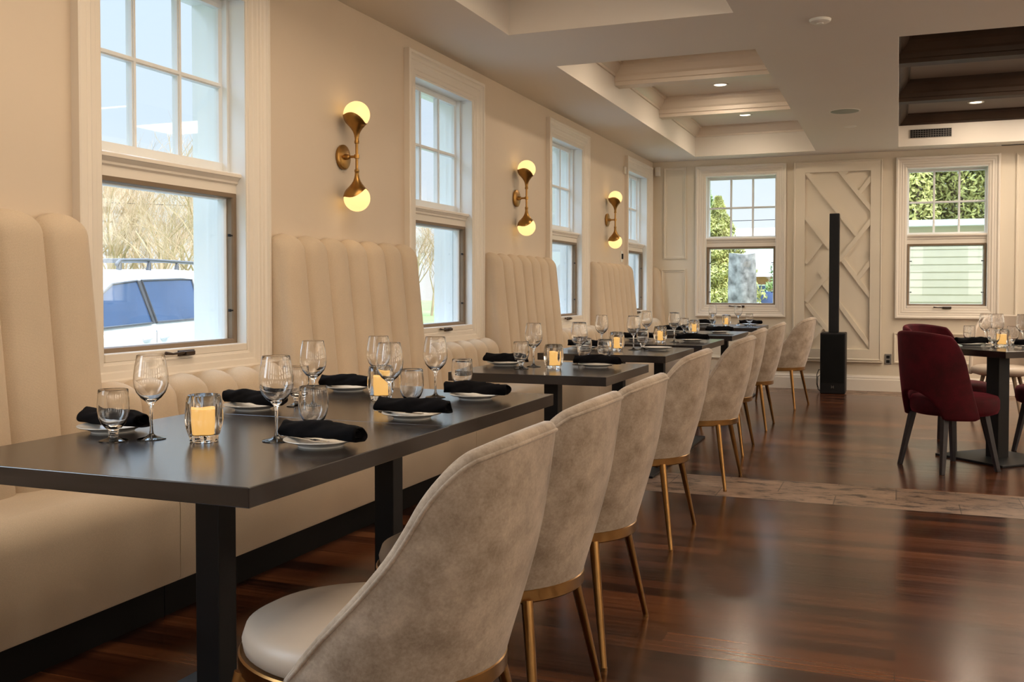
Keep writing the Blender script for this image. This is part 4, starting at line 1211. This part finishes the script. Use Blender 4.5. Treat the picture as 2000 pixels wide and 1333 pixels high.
# weathered stump
mb = MB(); rnd = random.Random(9); rows = []
for i in range(26):
    t = i/25; z = 2.12*t
    base = 0.205 + 0.04*max(0, 1 - t*3) + (0.02 if 0.42 < t < 0.95 else 0.035)*0 - 0.015*math.sin(t*7)
    rows.append([((base + 0.018*math.sin(5*th + 3*t) + 0.010*math.sin(11*th + 8*t))*math.cos(th), (base + 0.018*math.sin(5*th + 3*t))*math.sin(th), z + (0.015*math.sin(2*th + 1) if i == 25 else 0)) for th in np.linspace(0, 2*PI, 40, endpoint=False)])
mb.grid(rows, close_v=True); mb.add(rows[-1], [tuple(range(40))])
tag(mb.obj('tree_stump', M['bark_grey'], loc=(-2.40, 16.6, GZ), smooth=60), 'pale grey weathered tree stump outside the far wall window', 'tree stump')

# shed with lap siding, close outside the right hand far window
root = thing('shed', 'cream lap sided shed with a white roof edge outside the far wall', 'shed', (0.6, 14.0, GZ), 0)
mb = MB(); nb = 24; hh = 0.098
for i in range(nb):
    z = i*hh
    mb.prism([(0.0, z), (-0.011, z), (-0.004, z + hh + 0.002), (0.0, z + hh)], -1.05, 1.6, lambda d, zz, x: (x, d, zz))
mb.box(-1.05, 1.6, 0, 2.6, 0, nb*hh)
mb.obj('wall', M['siding'], root)
MB().box(-1.15, 1.7, -0.10, 2.7, nb*hh, nb*hh + 0.085).obj('roof', M['white_ext'], root, bevel=0.01)

root = thing('neighbour_house', 'distant red brown house with a pale roof right of the stump', 'house', (-6.2, 46.0, GZ), 0)
MB().box(-2.6, 4.0, 0, 6, 0, 2.1).obj('wall', M['brick'], root)
mb = MB(); mb.prism([(-0.5, 2.1), (3.0, 4.5), (6.5, 2.1)], -3.0, 4.4, lambda y, z, x: (x, y, z)); mb.obj('roof', M['roof'], root)
for x in (-1.2, 0.3, 1.8):
    w = MB().box(x - 0.4, x + 0.4, -0.05, 0.02, 0.9, 1.75).obj('window', M['white_ext'], root)
    MB().box(x - 0.33, x + 0.33, -0.06, -0.04, 0.96, 1.69).obj('pane', M['car_glass'], w)
root = thing('notice_board', 'small blue board on posts outside the far window', 'sign', (-2.92, 24.5, GZ), 0)
MB().box(-0.22, 0.22, -0.02, 0.02, 1.12, 1.48).obj('board', M['sign_blue'], root)
MB().box(-0.2, -0.16, -0.02, 0.02, 0, 1.13).obj('post', M['grey_metal'], root)
MB().box(0.16, 0.2, -0.02, 0.02, 0, 1.13).obj('post', M['grey_metal'], root)
def wire(a, b, sag, r, lab):
    a = Vector(a); b = Vector(b)
    pts = [a.lerp(b, t) - Vector((0, 0, sag*4*t*(1 - t))) for t in np.linspace(0, 1, 25)]
    tag(MB().tube(pts, r, 6).obj('power_line', M['black'], smooth=60), lab, 'cable')
wire((-42, 6, 4.2), (-14, 52, 4.9), 0.15, 0.014, 'thin power line crossing the bare trees outside')
wire((-16, 36, 3.6), (16, 34, 3.7), 0.10, 0.012, 'thin power line across the far wall window view')
